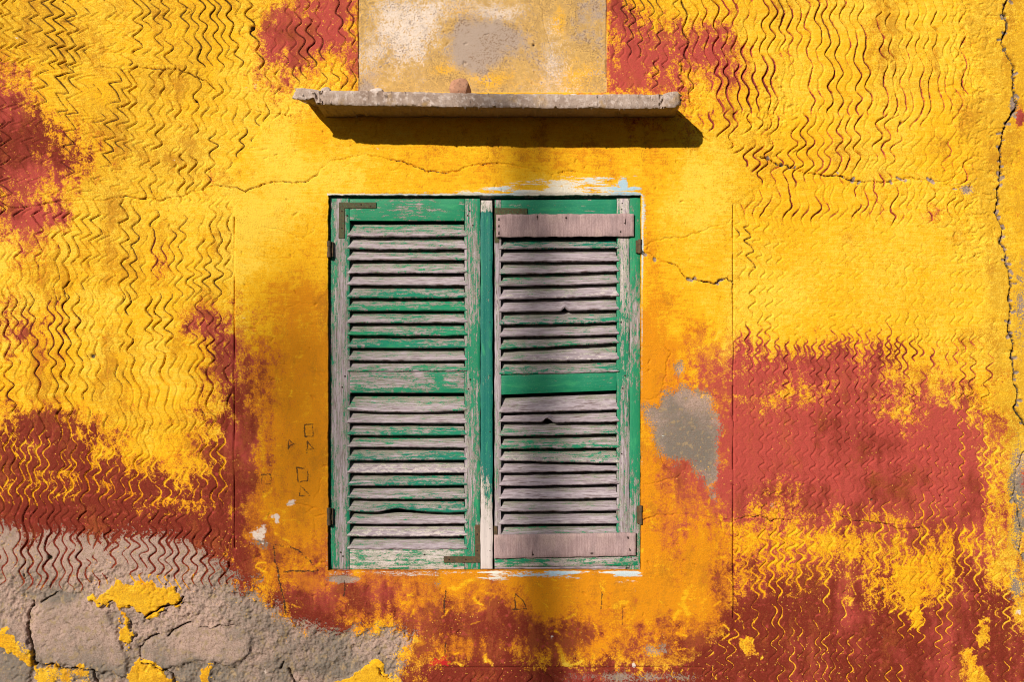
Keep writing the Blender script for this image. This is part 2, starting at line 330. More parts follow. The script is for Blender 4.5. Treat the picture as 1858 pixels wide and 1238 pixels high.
# soft islands of red showing through yellow, and of yellow left on red
red += 0.95 * sstep(560, 860, Y) * sstep(470, 430, X) * (red < 0.5) + 0.5 * sstep(430, 640, Y) * sstep(200, 0, X) * (red < 0)
red += 0.5 * sstep(560, 760, Y) * sstep(1330, 1345, X) * (red < 0) * sstep(1800, 1600, X)
red += blobs([(40, 450, 60, 60, 1.25), (20, 590, 70, 70, 1.55), (120, 590, 80, 50, 1.2), (292, 470, 28, 45, 1.7), (345, 590, 50, 36, 1.7), (405, 640, 30, 60, 0.6), (380, 318, 22, 26, 1.65), (372, 365, 18, 20, 1.4), (60, 395, 60, 22, 1.4),
              (100, 775, 110, 45, 0.85), (300, 790, 170, 40, 0.7), (280, 812, 100, 40, -1.2), (420, 760, 40, 60, 0.2), (430, 810, 30, 60, 0.6), (500, 70, 40, 60, 1.0), (470, 160, 60, 50, 0.75), (1310, 120, 50, 90, 0.8),
              (1300, 660, 50, 50, 0.8), (1450, 660, 90, 35, 1.3), (1360, 640, 40, 60, 0.9), (1700, 390, 30, 26, 1.7), (1640, 395, 50, 12, 1.3), (1500, 395, 60, 16, 1.0), (1850, 330, 26, 120, 1.4), (1846, 1200, 30, 80, 0.8), (1850, 210, 10, 16, 3.2),
              (1858, 875, 12, 25, 2.6), (1235, 850, 40, 40, 1.0), (900, 1130, 40, 30, 0.9), (560, 1010, 60, 60, 0.35), (960, 1150, 120, 30, 0.7), (700, 1085, 130, 40, 0.75), (1050, 1130, 200, 40, 0.55), (480, 1000, 40, 60, 0.6), (1200, 1000, 60, 60, 0.45), (800, 1130, 90, 40, 0.9), (352, 1091, 11, 11, 3.4),
              (1560, 1130, 120, 45, -0.7), (1430, 1130, 60, 60, -0.55), (1700, 1110, 60, 60, -0.5), (1760, 990, 50, 40, -0.75), (1730, 1020, 50, 80, -0.7), (1600, 900, 90, 40, 0.3), (1190, 1150, 110, 30, -0.3), (830, 1180, 60, 30, -0.9), (1075, 1185, 20, 22, -1.3), (870, 1160, 40, 30, -0.6)])
gl = np.clip(groove / 2.8, 0, 1)
n_spk = fbm(GU, GV, 9, 3, 71, 0.8)
n_drip = fbm(GU, GV, 14, 4, 72, 0.6, aspect=3.5)
red = np.where(s_ys > -8, red - 2.1 * sstep(-8, 4, s_ys + 9 * n_fine + 6 * n_wear), red)
g_yel = np.clip(sstep(700, 840, Y) * sstep(480, 460, X) * sstep(945, 880, Y) + sstep(1500, 1700, X + 1.2 * (Y - 860)) * sstep(640, 760, Y) * 0.7 + sstep(950, 1000, Y) * sstep(1280, 1320, X), 0, 1)
g_red = np.clip(sstep(380, 460, Y) * sstep(800, 700, Y) * sstep(480, 440, X) * (0.35 + 0.5 * n_mid2.clip(0, 1)) + sstep(520, 640, Y) * sstep(720, 660, Y) * sstep(1330, 1350, X) * 1.1
                + sstep(1240, 1300, X) * sstep(420, 380, Y) * sstep(-0.45, 0.2, n_mid2 + 0.7 * blob(1580, 240, 240, 200) - 0.35 * sstep(1250, 1100, X)) * 1.15, 0, 1.3)
red_f = red + 0.46 * n_wear + 0.44 * n_drip + 0.40 * n_spk + 0.22 * n_tiny + 0.45 * (n_wear - 0.2) * sstep(500, 620, Y) * sstep(470, 430, X) - 2.2 * gl * g_yel + 2.3 * gl * g_red + np.where(red > -0.6, -0.2 * lip, 0)
# bare masonry / grey render
bare = np.clip((s_bare - 12) / 30.0, -2.5, np.where(Y < 1085, 1.0, 2.5)) + 0.4 * n_patch + 0.35 * n_spk + 0.2 * n_tiny - 3.4 * gl * sstep(1095, 1050, Y)
GREY = [(1168, 742), (1192, 735), (1205, 712), (1240, 702), (1288, 712), (1298, 742), (1300, 800), (1302, 850), (1294, 905), (1280, 870), (1255, 842), (1200, 822), (1190, 790)]
bare = np.maximum(bare, np.clip(sdf(GREY) / 22.0, -2.5, 2) + 0.42 * n_patch + 0.25 * n_fine)
bare = np.maximum(bare, -1.2 + 1.5 * np.clip(chips, 0, 1.5) - 3 * (chips < 0.2))
bare = np.maximum(bare, -1.4 + 2.4 * np.maximum.reduce([blob(1232, 668, 18, 26) * 0.8, blob(1855, 560, 22, 160) * 0.55, blob(1848, 900, 26, 130) * 0.75, blob(1842, 1060, 22, 50) * 0.75, blob(790, 1060, 30, 12) * 0.6, blob(625, 1052, 40, 9) * 1.0,
               blob(470, 985, 24, 20) * 0.8, blob(1838, 190, 10, 24) * 0.8, blob(1752, 345, 16, 14) * 0.7, blob(1190, 1180, 45, 20) * 0.62, blob(1150, 1230, 190, 16) * 0.66]) + 0.35 * n_patch + 0.2 * n_fine)
YP = [[(168, 1088), (190, 1075), (205, 1062), (222, 1056), (236, 1060), (262, 1056), (300, 1060), (318, 1068), (330, 1088), (318, 1100), (296, 1102), (266, 1120), (240, 1108), (200, 1094), (186, 1102)],
      [(62, 1240), (64, 1212), (104, 1205), (112, 1213), (160, 1216), (172, 1245), (160, 1300), (60, 1300)], [(232, 1240), (236, 1208), (258, 1198), (290, 1216), (314, 1226), (318, 1300), (225, 1300)],
      [(352, 1300), (360, 1215), (380, 1195), (390, 1205), (382, 1235), (375, 1300)], [(600, 1244), (640, 1222), (680, 1202), (690, 1212), (690, 1226), (715, 1240), (715, 1300), (590, 1300)],
      [(-220, 1140), (20, 1146), (46, 1160), (58, 1190), (56, 1206), (20, 1180), (-220, 1200)], [(218, 1130), (236, 1112), (240, 1150), (236, 1196), (226, 1180)]]
s_yp = sdf(*YP); n_wear2 = fbm(GU, GV, 40, 6, 75, 0.72)
yp_m = sstep(-5, 4, s_yp + 8 * n_fine + 6 * n_wear2) * np.where(Y > 1125, 0.62 + 0.30 * n_mid2 + 0.2 * n_patch, 0.85 + 0.3 * n_wear2).clip(0, 1)
bare = bare - 5.0 * yp_m
red_f = np.where(s_yp > -14, np.minimum(red_f, -1.5), red_f)
# tone of bare render: 0 pink-buff .. 1 dark grey
tone = np.clip(0.42 + 0.30 * n_mid2 + 0.30 * n_wear + 0.35 * blob(1240, 780, 60, 90) + blobs([(120, 1082, 60, 10, 0.7), (190, 1222, 70, 16, 0.7), (400, 1222, 80, 22, 0.65), (150, 1150, 90, 40, -0.25), (590, 1080, 60, 20, 0.2), (440, 1040, 60, 40, 0.25), (600, 1215, 80, 16, 0.6), (20, 1200, 60, 50, 0.6),
              (1848, 900, 40, 300, 0.25), (100, 1000, 200, 45, -0.4), (330, 1010, 90, 40, -0.4)]), 0, 1)
# panel above the ledge: 0 yellow-tan .. 1 white ; grey cement blot
inpanel = sstep(-1, 1, s_panel)
pwhite = np.where(s_panel > -4, blobs([(735, 30, 60, 60, 1.1), (700, 85, 55, 30, 0.75), (905, 22, 40, 12, 0.9), (925, 35, 25, 10, 0.7), (1000, 100, 18, 60, 0.8), (770, 20, 60, 20, 0.6), (1020, 120, 20, 25, 0.7), (960, 15, 60, 20, 0.3), (760, 90, 20, 20, 0.5)]) + 0.55 * n_wear + 0.2 * n_mid, -1)
pgrey = np.where(s_panel > -4, blobs([(838, 62, 40, 34, 0.95), (875, 90, 50, 36, 0.8), (910, 55, 40, 24, 0.9), (935, 75, 30, 22, 0.5), (860, 115, 35, 30, 0.7), (960, 100, 40, 40, 0.55), (1070, 45, 45, 60, 0.95), (700, 140, 50, 20, 0.25), (660, 158, 14, 10, 0.9), (945, 158, 6, 8, 0.8)]) + 0.42 * n_wear - 0.12, -1)
pyel = np.where(s_panel > -4, blobs([(900, 145, 60, 22, 1.0), (1040, 130, 50, 40, 0.9), (1015, 30, 18, 40, 0.9), (950, 70, 24, 9, 0.9), (800, 125, 35, 14, 0.8), (1080, 30, 12, 30, 0.5), (830, 20, 30, 8, 0.5)]) + 0.55 * n_wear, -1)
# yellow paint tone: -1 pale lemon .. 1 deep orange
orange = np.clip(-0.2 + 0.3 * n_big + 0.22 * n_mid2 + 0.30 * n_wear * sstep(-20, 30, s_surr) + 0.78 * sstep(400, 680, Y) * sstep(0, 30, s_surr) + (0.18 + 0.35 * n_wear) * sstep(470, 400, X) * sstep(300, 600, Y) + blobs([(540, 760, 90, 250, 0.7), (540, 950, 90, 120, 0.6), (900, 1090, 450, 90, 0.95), (1200, 640, 40, 130, 0.5), (1205, 900, 60, 150, 0.9), (1180, 440, 18, 200, 0.55), (560, 440, 40, 100, 0.35), (1450, 1000, 200, 70, 0.6), (1700, 1050, 120, 150, 0.6), (300, 900, 300, 120, 0.5),
              (900, 310, 300, 50, 0.3), (575, 245, 25, 25, 0.7), (520, 300, 90, 60, -0.5), (1280, 350, 70, 80, -0.5), (500, 400, 60, 60, -0.4), (1550, 520, 220, 110, -0.45), (200, 400, 200, 60, -0.15), (440, 480, 60, 90, -0.3), (1800, 300, 40, 300, -0.15)]), -1, 1.2)
# dull, dirty wash over the yellow
scr = np.zeros((NV, NU), np.float32)
for k in range(150):
    x, y = crng.uniform(440, 1320), crng.uniform(900, 1215) if k % 3 else crng.uniform(500, 1100)
    a_ = crng.uniform(-1.2, 1.2); l_ = crng.uniform(5, 26)
    stroke(scr, roughen([(x, y), (x + l_ * math.cos(a_), y + l_ * math.sin(a_))], 0.12, crng, 2), crng.uniform(0.8, 2.6), crng.uniform(0.4, 1.0))
for x, y, dx, dy, w_ in ((815, 1068, 46, -16, 4), (1245, 1075, 3, 40, 6), (1235, 1110, -10, 12, 5), (1010, 1170, 22, 40, 5), (745, 1160, 20, 8, 6), (880, 1190, 14, 30, 4), (860, 1085, 16, 14, 2.5), (1115, 1100, 18, -6, 6)):
    stroke(scr, roughen([(x, y), (x + dx, y + dy)], 0.15, crng, 3), w_, 1.0)
scr *= (s_surr > 0)
orange = orange - 0.9 * scr + 0.35 * n_drip * sstep(0, 30, s_surr) * sstep(450, 650, Y)
red_f = red_f - 1.6 * scr + 0.35 * n_wear * sstep(0, 30, s_surr) * sstep(850, 1050, Y)
stain = np.clip(0.5 * n_wear + 0.4 * fbm(GU, GV, 22, 5, 74, 0.6, aspect=6) + 0.25 * n_mid - 0.15 + 0.48 * sstep(450, 900, Y) * sstep(0, 30, s_surr) + 0.16 * sstep(10, -20, s_surr) + 0.3 * blob(80, 70, 160, 110) + 0.25 * blob(100, 620, 200, 180) - 0.5 * blob(1560, 520, 240, 100), 0, 1)
dull = np.clip(0.28 + 0.35 * n_mid + 0.2 * n_fine + 0.5 * blob(60, 60, 130, 90) + 0.35 * blob(300, 200, 200, 120) + 1.0 * sstep(-30, 10, s_strip) * (0.7 + 0.6 * n_patch) - 0.45 * blob(1560, 520, 240, 100) - 0.3 * blob(520, 330, 120, 100) + 0.35 * blob(230, 330, 120, 40) - 0.5 * sstep(0, 60, s_surr) + 0.55 * sstep(-5, 5, s_yp), 0, 1)
redtone = np.clip(0.15 + 0.42 * n_mid2 + 0.30 * n_wear + 0.25 * n_drip + sstep(600, 400, X) * sstep(500, 760, Y) * 1.0 + 0.75 * sstep(940, 1120, Y) + 0.6 * blob(60, 260, 140, 120) - 0.25 * blob(1180, 120, 120, 100) - 0.25 * blob(600, 70, 90, 80) - 0.2 * blob(1300, 820, 60, 200), 0, 1)
# pale blue and white brush marks round the window
dw = np.maximum(np.maximum(WX0 - X, X - WX1), np.maximum(WY0 - Y, Y - WY1))
brushn = fbm(GU, GV, 60, 5, 44, 0.6, aspect=0.10)
brushv = fbm(GU, GV, 6, 5, 45, 0.6, aspect=10)
top = sstep(660, 900, X) * sstep(1168, 1150, X) * (1 - sstep(0, 1, (WY0 - Y) / (7 + 32 * sstep(800, 1030, X)))) * (Y < WY0)
bot = sstep(860, 920, X) * sstep(1168, 1150, X) * (1 - sstep(0, 1, (Y - WY1) / 27)) * (Y > WY1)
bot2 = sstep(590, 600, X) * sstep(880, 700, X) * (1 - sstep(0, 1, (Y - WY1) / 14)) * (Y > WY1) * 0.6
rgt = (1 - sstep(0, 1, (X - WX1) / (5 + 9 * blob(1170, 380, 60, 100)))) * (X > WX1) * sstep(WY0 - 4, WY0, Y) * sstep(1000, 500, Y) * 1.0
lft = (1 - sstep(0, 1, (WX0 - X) / 4)) * (X < WX0) * (Y > WY0) * (Y < WY1) * sstep(900, 1010, Y) * 0.9
lintel = (1 - sstep(0, 1, (WY0 - Y) / 5)) * (Y <= WY0) * sstep(WX0 - 3, WX0, X) * sstep(WX1 + 4, WX1, X) * 1.15
gate = lambda m, q, nz, o: np.where(m > 0.02, m * q + nz - o, -1.5)
blue = np.maximum.reduce([gate(top, 1.35, 1.15 * brushn, 0.62), gate(bot, 1.2, 1.2 * brushn, 0.85), gate(bot2, 1.2, 0.4 * brushn, 0.5), gate(rgt, 1.3, 0.5 * brushv, 0.6), gate(lft, 1, 0.4 * brushv, 0.5), gate(lintel, 1, 0.35 * brushn, 0.5)])
blue = np.maximum(blue, -1.5 + 2.6 * blob(1132, 333, 10, 14) + 0.7 * n_patch + 0.5 * n_fine)
bluehue = np.clip(0.25 + 0.5 * n_mid2 + blobs([(1130, 335, 30, 20, 1.0), (1000, 1045, 60, 12, 1.0), (1130, 1040, 50, 10, 0.6), (920, 350, 40, 8, 0.6), (1162, 350, 20, 30, 0.6)]), 0, 1)
white = np.maximum.reduce([blob(530, 913, 9, 6), blob(500, 942, 11, 14), blob(470, 972, 18, 22), blob(505, 1045, 3, 3), blob(518, 1047, 2, 8), blob(1258, 752, 3, 3), blob(1002, 1160, 3, 6) * 1.2, blob(1150, 1208, 3, 6), blob(480, 1218, 4, 10) * 1.2, blob(1848, 1112, 4, 4) * 1.3,
                           blob(1286, 275, 2, 5), blob(1297, 286, 2, 6), blob(1254, 270, 2, 6), blob(1165, 470, 4, 14)]) * 1.35
white = np.where(white > 0.12, white - 0.7 + 0.5 * n_patch + 0.4 * n_spk, -1.5)
# charcoal drawings on the plaster
char = np.zeros((NV, NU), np.float32)
CH = [[(553, 771), (567, 770), (568, 792), (554, 793), (553, 771)], [(557, 823), (558, 801), (569, 815), (556, 818)], [(523, 815), (525, 798), (535, 807), (526, 809), (523, 815)], [(538, 849), (559, 852), (558, 873), (541, 876), (538, 849)],
      [(544, 900), (545, 882), (562, 899), (543, 900)], [(545, 901), (562, 900)], [(475, 862), (491, 861), (491, 879), (474, 878), (475, 862)], [(474, 895), (484, 890)], [(497, 990), (525, 993), (545, 1003), (562, 1018), (577, 1036), (545, 1037), (514, 1039)], [(497, 990), (499, 1020), (508, 1060), (516, 1090), (518, 1115)],
      [(935, 1078), (935, 1105)], [(935, 1078), (948, 1089), (955, 1106), (930, 1106)], [(809, 1072), (808, 1118)], [(625, 1055), (624, 1082)], [(1130, 1105), (1129, 1135)], [(1092, 1075), (1090, 1105)], [(809, 1168), (808, 1188)]]
for k, pts in enumerate(CH):
    stroke(char, roughen(pts, 0.05, crng, 3), 1.7 if k in (8, 9) else 1.1, 1.0, 0.45, crng)
char = char * (0.95 + 0.5 * n_fine + 0.2 * n_tiny)
splash = np.zeros((NV, NU), np.float32)
for k in range(16):
    a = crng.uniform(0, 6.28); r = crng.uniform(6, 22)
    stroke(splash, [(797, 1200), (797 + r * 1.3 * math.cos(a), 1200 + r * 0.6 * math.sin(a))], 1.5, 1.0)

# --- relief (px units, outwards positive)
rel = 1.3 * n_big + 0.5 * n_mid + 0.16 * n_fine + 0.09 * n_tiny
rough_b = sstep(-0.2, 0.3, bare) * sstep(5, -3, s_stone) * sstep(1010, 1050, Y + 20 * n_mid) * (s_bare > -40)
n_rb = fbm(GU, GV, 17, 4, 61, 0.8)
rel += rough_b * (2.9 * n_rb + 0.9 * n_tiny + 1.2 * n_wear - 2.6)
rel += 2.8 * sstep(-4, 3, s_stone + 5 * n_fine) * (1 + 0.3 * n_fine) + 0.25 * n_tiny * sstep(-3, 3, s_stone)
rel -= 0.9 * sstep(-0.1, 0.2, bare) * (s_bare < -20)
rel -= 0.8 * sstep(0.15, 0.5, pgrey)
rel += 2.6 * sstep(-3, 2, s_yp + 7 * n_fine + 4 * n_mid) * sstep(-10, 10, s_bare)
rel += np.where(s_panel > 0, -1.2, 0) * sstep(0, 2, s_panel)
rel += 0.7 * sstep(-2, 2, s_surr) + 0.35 * sstep(-0.05, 0.05, bare) * 0
rel += 0.5 * sstep(-15, 5, s_strip + 10 * n_fine) * (1 + n_patch)
rel -= 0.35 * sstep(-0.1, 0.15, blue) * -1
rel += lip - groove
rel -= np.maximum(crack, chips) + hair * 0.8 + pits
edge = sstep(0, 5, dw)
rel = np.where(edge < 1, rel * edge + 0.3 * (1 - edge), rel)
DD = rel / PX

# --- build wall parts from the grid
XW = ((X - CX) / PX).astype(np.float32); ZW = (CAMH + (CY - Y) / PX).astype(np.float32)
# ragged arris round the opening
jx = (n_fine * 0.9 + n_tiny * 0.5) / PX
on_v = ((GU == WX0) | (GU == WX1))[None, :] & ((GV >= WY0) & (GV <= WY1))[:, None]
on_h = ((GV == WY0) | (GV == WY1))[:, None] & ((GU >= WX0) & (GU <= WX1))[None, :]
XW = np.where(on_v & ~on_h, XW + jx * 0.8, XW); ZW = np.where(on_h & ~on_v, ZW + jx * 0.8, ZW)
co = np.stack([XW, -DD, ZW], -1).reshape(-1, 3)
ur = sstep(1235, 1300, X) * sstep(430, 390, Y)
grime_shade = np.clip(np.clip((groove - 0.9 - 1.6 * ur) / (1.9 + 1.2 * ur), 0, 1) * (0.80 + 0.5 * n_mid2 + 0.15 * n_spk + 0.25 * n_fine) * sstep(900, 700, Y) * (1 - 0.55 * sstep(1330, 1400, X) * sstep(400, 430, Y)), 0, 1.2)  # groove mask for the shade and grime painted into the colour
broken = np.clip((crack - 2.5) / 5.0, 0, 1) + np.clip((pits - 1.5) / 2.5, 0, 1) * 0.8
crisp = 0.85 - 0.45 * sstep(-2, 8, s_surr) + 0.2 * n_mid
ATT = {'crisp': crisp, 'stain': stain, 'groove_grime_shade': grime_shade, 'broken': broken, 'red': red_f, 'bare': bare, 'tone': tone, 'pwhite': pwhite, 'pgrey': pgrey, 'pyel': pyel, 'inpanel': inpanel, 'orange': orange, 'dull': dull, 'redtone': redtone, 'blue': blue, 'bluehue': bluehue, 'white': white, 'charcoal': char, 'splash': splash}
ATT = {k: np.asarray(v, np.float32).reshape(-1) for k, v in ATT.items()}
jj, ii = np.meshgrid(np.arange(NV - 1), np.arange(NU - 1), indexing='ij')
um = (GU[:-1] + GU[1:]) / 2; vm = (GV[:-1] + GV[1:]) / 2
hole = ((vm > WY0) & (vm < WY1))[:, None] & ((um > WX0) & (um < WX1))[None]
cell = lambda A: 0.25 * (A[:-1, :-1] + A[1:, :-1] + A[:-1, 1:] + A[1:, 1:])
reg = np.zeros(hole.shape, np.int8)
reg[cell(s_strip) > 0] = 4
reg[(cell(s_surr) > 0)] = 1
reg[cell(s_panel) > 0] = 2
reg[(cell(s_bare + 8 * n_fine) > 0) & (reg != 1)] = 3
for k, st in enumerate(STONES):
    reg[(cell(sdf(st) + 3 * n_fine) > 1) & (um[None] > -200)] = 5 + k
reg[hole] = -1
quad = lambda sel: np.stack([jj[sel] * NU + ii[sel], (jj[sel] + 1) * NU + ii[sel], (jj[sel] + 1) * NU + ii[sel] + 1, jj[sel] * NU + ii[sel] + 1], -1)

# ------------------------------------------------------------------ node helpers
class NT:
    def __init__(s, name):
        s.m = bpy.data.materials.new(name); s.m.use_nodes = True; s.t = s.m.node_tree; s.b = s.t.nodes['Principled BSDF']
    def n(s, typ, **kw):
        x = s.t.nodes.new(typ)
        for k, v in kw.items(): setattr(x, k, v)
        return x
    def put(s, sock, v):
        if hasattr(v, 'is_linked') or isinstance(v, bpy.types.NodeSocket): s.t.links.new(v, sock)
        elif isinstance(v, (tuple, list)) and sock.type == 'RGBA' and len(v) == 3: sock.default_value = (*v, 1)
        else: sock.default_value = v
    def attr(s, name): return s.n('ShaderNodeAttribute', attribute_name=name).outputs['Fac']
    def attrv(s, name): return s.n('ShaderNodeAttribute', attribute_name=name).outputs['Vector']
    def math(s, op, a, b=0.0, c=None, clamp=False):
        x = s.n('ShaderNodeMath', operation=op, use_clamp=clamp); s.put(x.inputs[0], a); s.put(x.inputs[1], b)
        if c is not None: s.put(x.inputs[2], c)
        return x.outputs[0]
    def ss(s, a, b, v):
        x = s.n('ShaderNodeMapRange', interpolation_type='SMOOTHSTEP'); s.put(x.inputs[0], v); s.put(x.inputs[1], a); s.put(x.inputs[2], b); return x.outputs[0]
    def mix(s, f, a, b, mode='MIX'):
        x = s.n('ShaderNodeMix', data_type='RGBA', blend_type=mode); s.put(x.inputs[0], f); s.put(x.inputs[6], a); s.put(x.inputs[7], b); return x.outputs[2]
    def noise(s, vec, scale, detail=4, rough=0.55, dist=0.0):
        x = s.n('ShaderNodeTexNoise'); s.put(x.inputs['Vector'], vec); x.inputs['Scale'].default_value = scale; x.inputs['Detail'].default_value = detail
        x.inputs['Roughness'].default_value = rough; x.inputs['Distortion'].default_value = dist; return x.outputs['Fac']
    def mapping(s, vec, scale):
        x = s.n('ShaderNodeMapping'); s.put(x.inputs[0], vec); x.inputs['Scale'].default_value = scale; return x.outputs[0]
    def bump(s, h, strength, dist):
        x = s.n('ShaderNodeBump'); s.put(x.inputs['Height'], h); x.inputs['Strength'].default_value = strength; x.inputs['Distance'].default_value = dist
        s.t.links.new(x.outputs[0], s.b.inputs['Normal'])
    def obj(s): return s.n('ShaderNodeTexCoord').outputs['Object']
    def done(s, color, rough=0.85, spec=0.25):
        s.put(s.b.inputs['Base Color'], color); s.put(s.b.inputs['Roughness'], rough); s.b.inputs['Specular IOR Level'].default_value = spec; return s.m

def wall_material():
    k = NT('painted_plaster'); A = k.attr
    p = k.obj()
    nf = k.noise(p, 240, 3, 0.65); nm = k.noise(p, 55, 4, 0.6); nl = k.noise(p, 9, 3, 0.6)
    brush = k.noise(k.mapping(p, (18, 18, 160)), 1.0, 3, 0.65)
    c = lambda v, amt: k.math('MULTIPLY', k.math('SUBTRACT', v, 0.5), amt)
    add = lambda *v: (v[0] if len(v) == 1 else k.math('ADD', v[0], add(*v[1:])))
    # yellow
    o = add(A('orange'), c(nm, 1.5), c(nf, 1.6), c(brush, 1.8))
    yel = k.mix(k.ss(-0.9, 0.1, o), (0.87, 0.57, 0.055), (0.82, 0.435, 0.008))
    yel = k.mix(k.ss(0.0, 1.0, o), yel, (0.68, 0.25, 0.004))
    d = k.ss(0.25, 1.0, add(A('dull'), c(nf, 3.6), c(nm, 1.6)))
    yel = k.mix(k.math('MULTIPLY', d, 0.6), yel, (0.52, 0.29, 0.02))
    yel = k.mix(k.math('MULTIPLY', k.ss(0.1, 0.9, add(A('stain'), c(nf, 1.4), c(nm, 0.8))), 0.6), yel, (0.42, 0.16, 0.008))
    # red
    rt = k.ss(0.0, 1.0, add(A('redtone'), c(nm, 0.5), c(nl, 0.4)))
    red = k.mix(rt, (0.43, 0.064, 0.052), (0.18, 0.021, 0.011))
    red = k.mix(k.math('MULTIPLY', k.ss(0.1, 0.9, add(A('stain'), c(nf, 2.2), c(nm, 1.6))), 0.34), red, (0.46, 0.13, 0.03))
    red = k.mix(k.ss(0.56, 0.70, nm), red, (0.36, 0.05, 0.04))
    rv = add(A('red'), c(nm, 1.2), c(nf, 2.8))
    rm = k.ss(-0.28, 0.32, k.math('MULTIPLY', rv, A('crisp')))
    col = k.mix(rm, yel, red)
    # orange haze where the coats are thin
    col = k.mix(k.math('MULTIPLY', k.ss(-0.9, 0.1, rv), k.math('MULTIPLY', k.math('SUBTRACT', 1.0, rm), 0.62)), col, (0.60, 0.155, 0.012))
    # panel
    tan = k.mix(k.ss(0.35, 0.65, nm), (0.48, 0.30, 0.11), (0.64, 0.40, 0.13))
    pan = k.mix(k.ss(-0.2, 0.5, add(A('pyel'), c(nm, 1.8), c(nf, 2.4), -0.45)), tan, (0.80, 0.42, 0.02))
    pan = k.mix(k.ss(-0.1, 0.8, add(A('pwhite'), c(nm, 2.6), c(nf, 6.5), -0.45)), pan, (0.74, 0.63, 0.57))
    pan = k.mix(k.ss(0.0, 0.75, add(A('pgrey'), c(nm, 1.6), c(nf, 1.6), -0.2)), pan, (0.40, 0.31, 0.26))
    speck = k.math('MULTIPLY', k.ss(0.51, 0.60, nf), k.ss(0.34, 0.58, add(nm, c(nl, 1.6))))
    pan = k.mix(k.math('MULTIPLY', speck, 0.75), pan, (0.20, 0.11, 0.05))
    col = k.mix(A('inpanel'), col, pan)
    # bare render
    t = k.ss(0.0, 1.0, add(A('tone'), c(nm, 1.0), c(nf, 0.8), c(nl, 0.3)))
    br = k.mix(t, (0.42, 0.295, 0.255), (0.185, 0.16, 0.14))
    br = k.mix(k.ss(0.50, 0.68, nf), br, (0.24, 0.16, 0.125))
    br = k.mix(k.ss(0.52, 0.68, nm), br, (0.33, 0.24, 0.15))
    col = k.mix(k.ss(-0.08, 0.12, add(A('bare'), c(nm, 0.8), c(nf, 3.0))), col, br)
    # groove shade and grime painted along the combed lines; raw plaster in the cracks
    groove_col = k.mix(rm, (0.085, 0.04, 0.012), (0.10, 0.015, 0.012))
    col = k.mix(k.math('MULTIPLY', k.ss(0.32, 0.70, add(A('groove_grime_shade'), c(nf, 0.9))), 0.92), col, groove_col)
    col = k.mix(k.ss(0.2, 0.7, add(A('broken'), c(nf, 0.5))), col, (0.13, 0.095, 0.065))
    # stray paint specks
    vor = k.n('ShaderNodeTexVoronoi'); k.put(vor.inputs['Vector'], p); vor.inputs['Scale'].default_value = 70
    sp = k.math('MULTIPLY', k.ss(0.16, 0.11, add(vor.outputs['Distance'], c(nf, 0.12))), k.math('GREATER_THAN', k.noise(p, 6, 2), 0.52))
    col = k.mix(k.math('MULTIPLY', sp, k.math('MULTIPLY', rm, 0.8)), col, (0.75, 0.40, 0.06))
    # dust speckle
    col = k.mix(k.math('MULTIPLY', k.ss(0.58, 0.68, k.noise(p, 420, 2, 0.6)), 0.4), col, (0.22, 0.11, 0.03))
    # brush marks, white filler, charcoal, red splash
    bl = k.mix(add(A('bluehue'), c(nm, 0.5)), (0.74, 0.72, 0.66), (0.36, 0.58, 0.76))
    col = k.mix(k.math('MULTIPLY', k.ss(-0.05, 0.35, add(A('blue'), c(nf, 1.2), c(k.noise(k.mapping(p, (60, 60, 420)), 1.0, 3, 0.6), 2.2))), 0.9), col, bl)
    col = k.mix(k.ss(0.0, 0.35, add(A('white'), c(nf, 0.6))), col, (0.72, 0.60, 0.54))
    col = k.mix(k.math('MULTIPLY', k.ss(0.28, 0.75, add(A('charcoal'), c(nf, 1.8))), 0.85), col, (0.035, 0.02, 0.012))
    col = k.mix(k.math('MULTIPLY', k.ss(0.4, 0.7, add(A('splash'), c(nf, 2.0))), 0.85), col, (0.52, 0.015, 0.02))
    k.bump(add(k.math('MULTIPLY', nf, 0.5), k.math('MULTIPLY', k.noise(p, 700, 1, 0.6), 0.3), k.math('MULTIPLY', brush, 0.25)), 1.0, 0.003)
    return k.done(col, 0.86, 0.2)
M_WALL = wall_material()

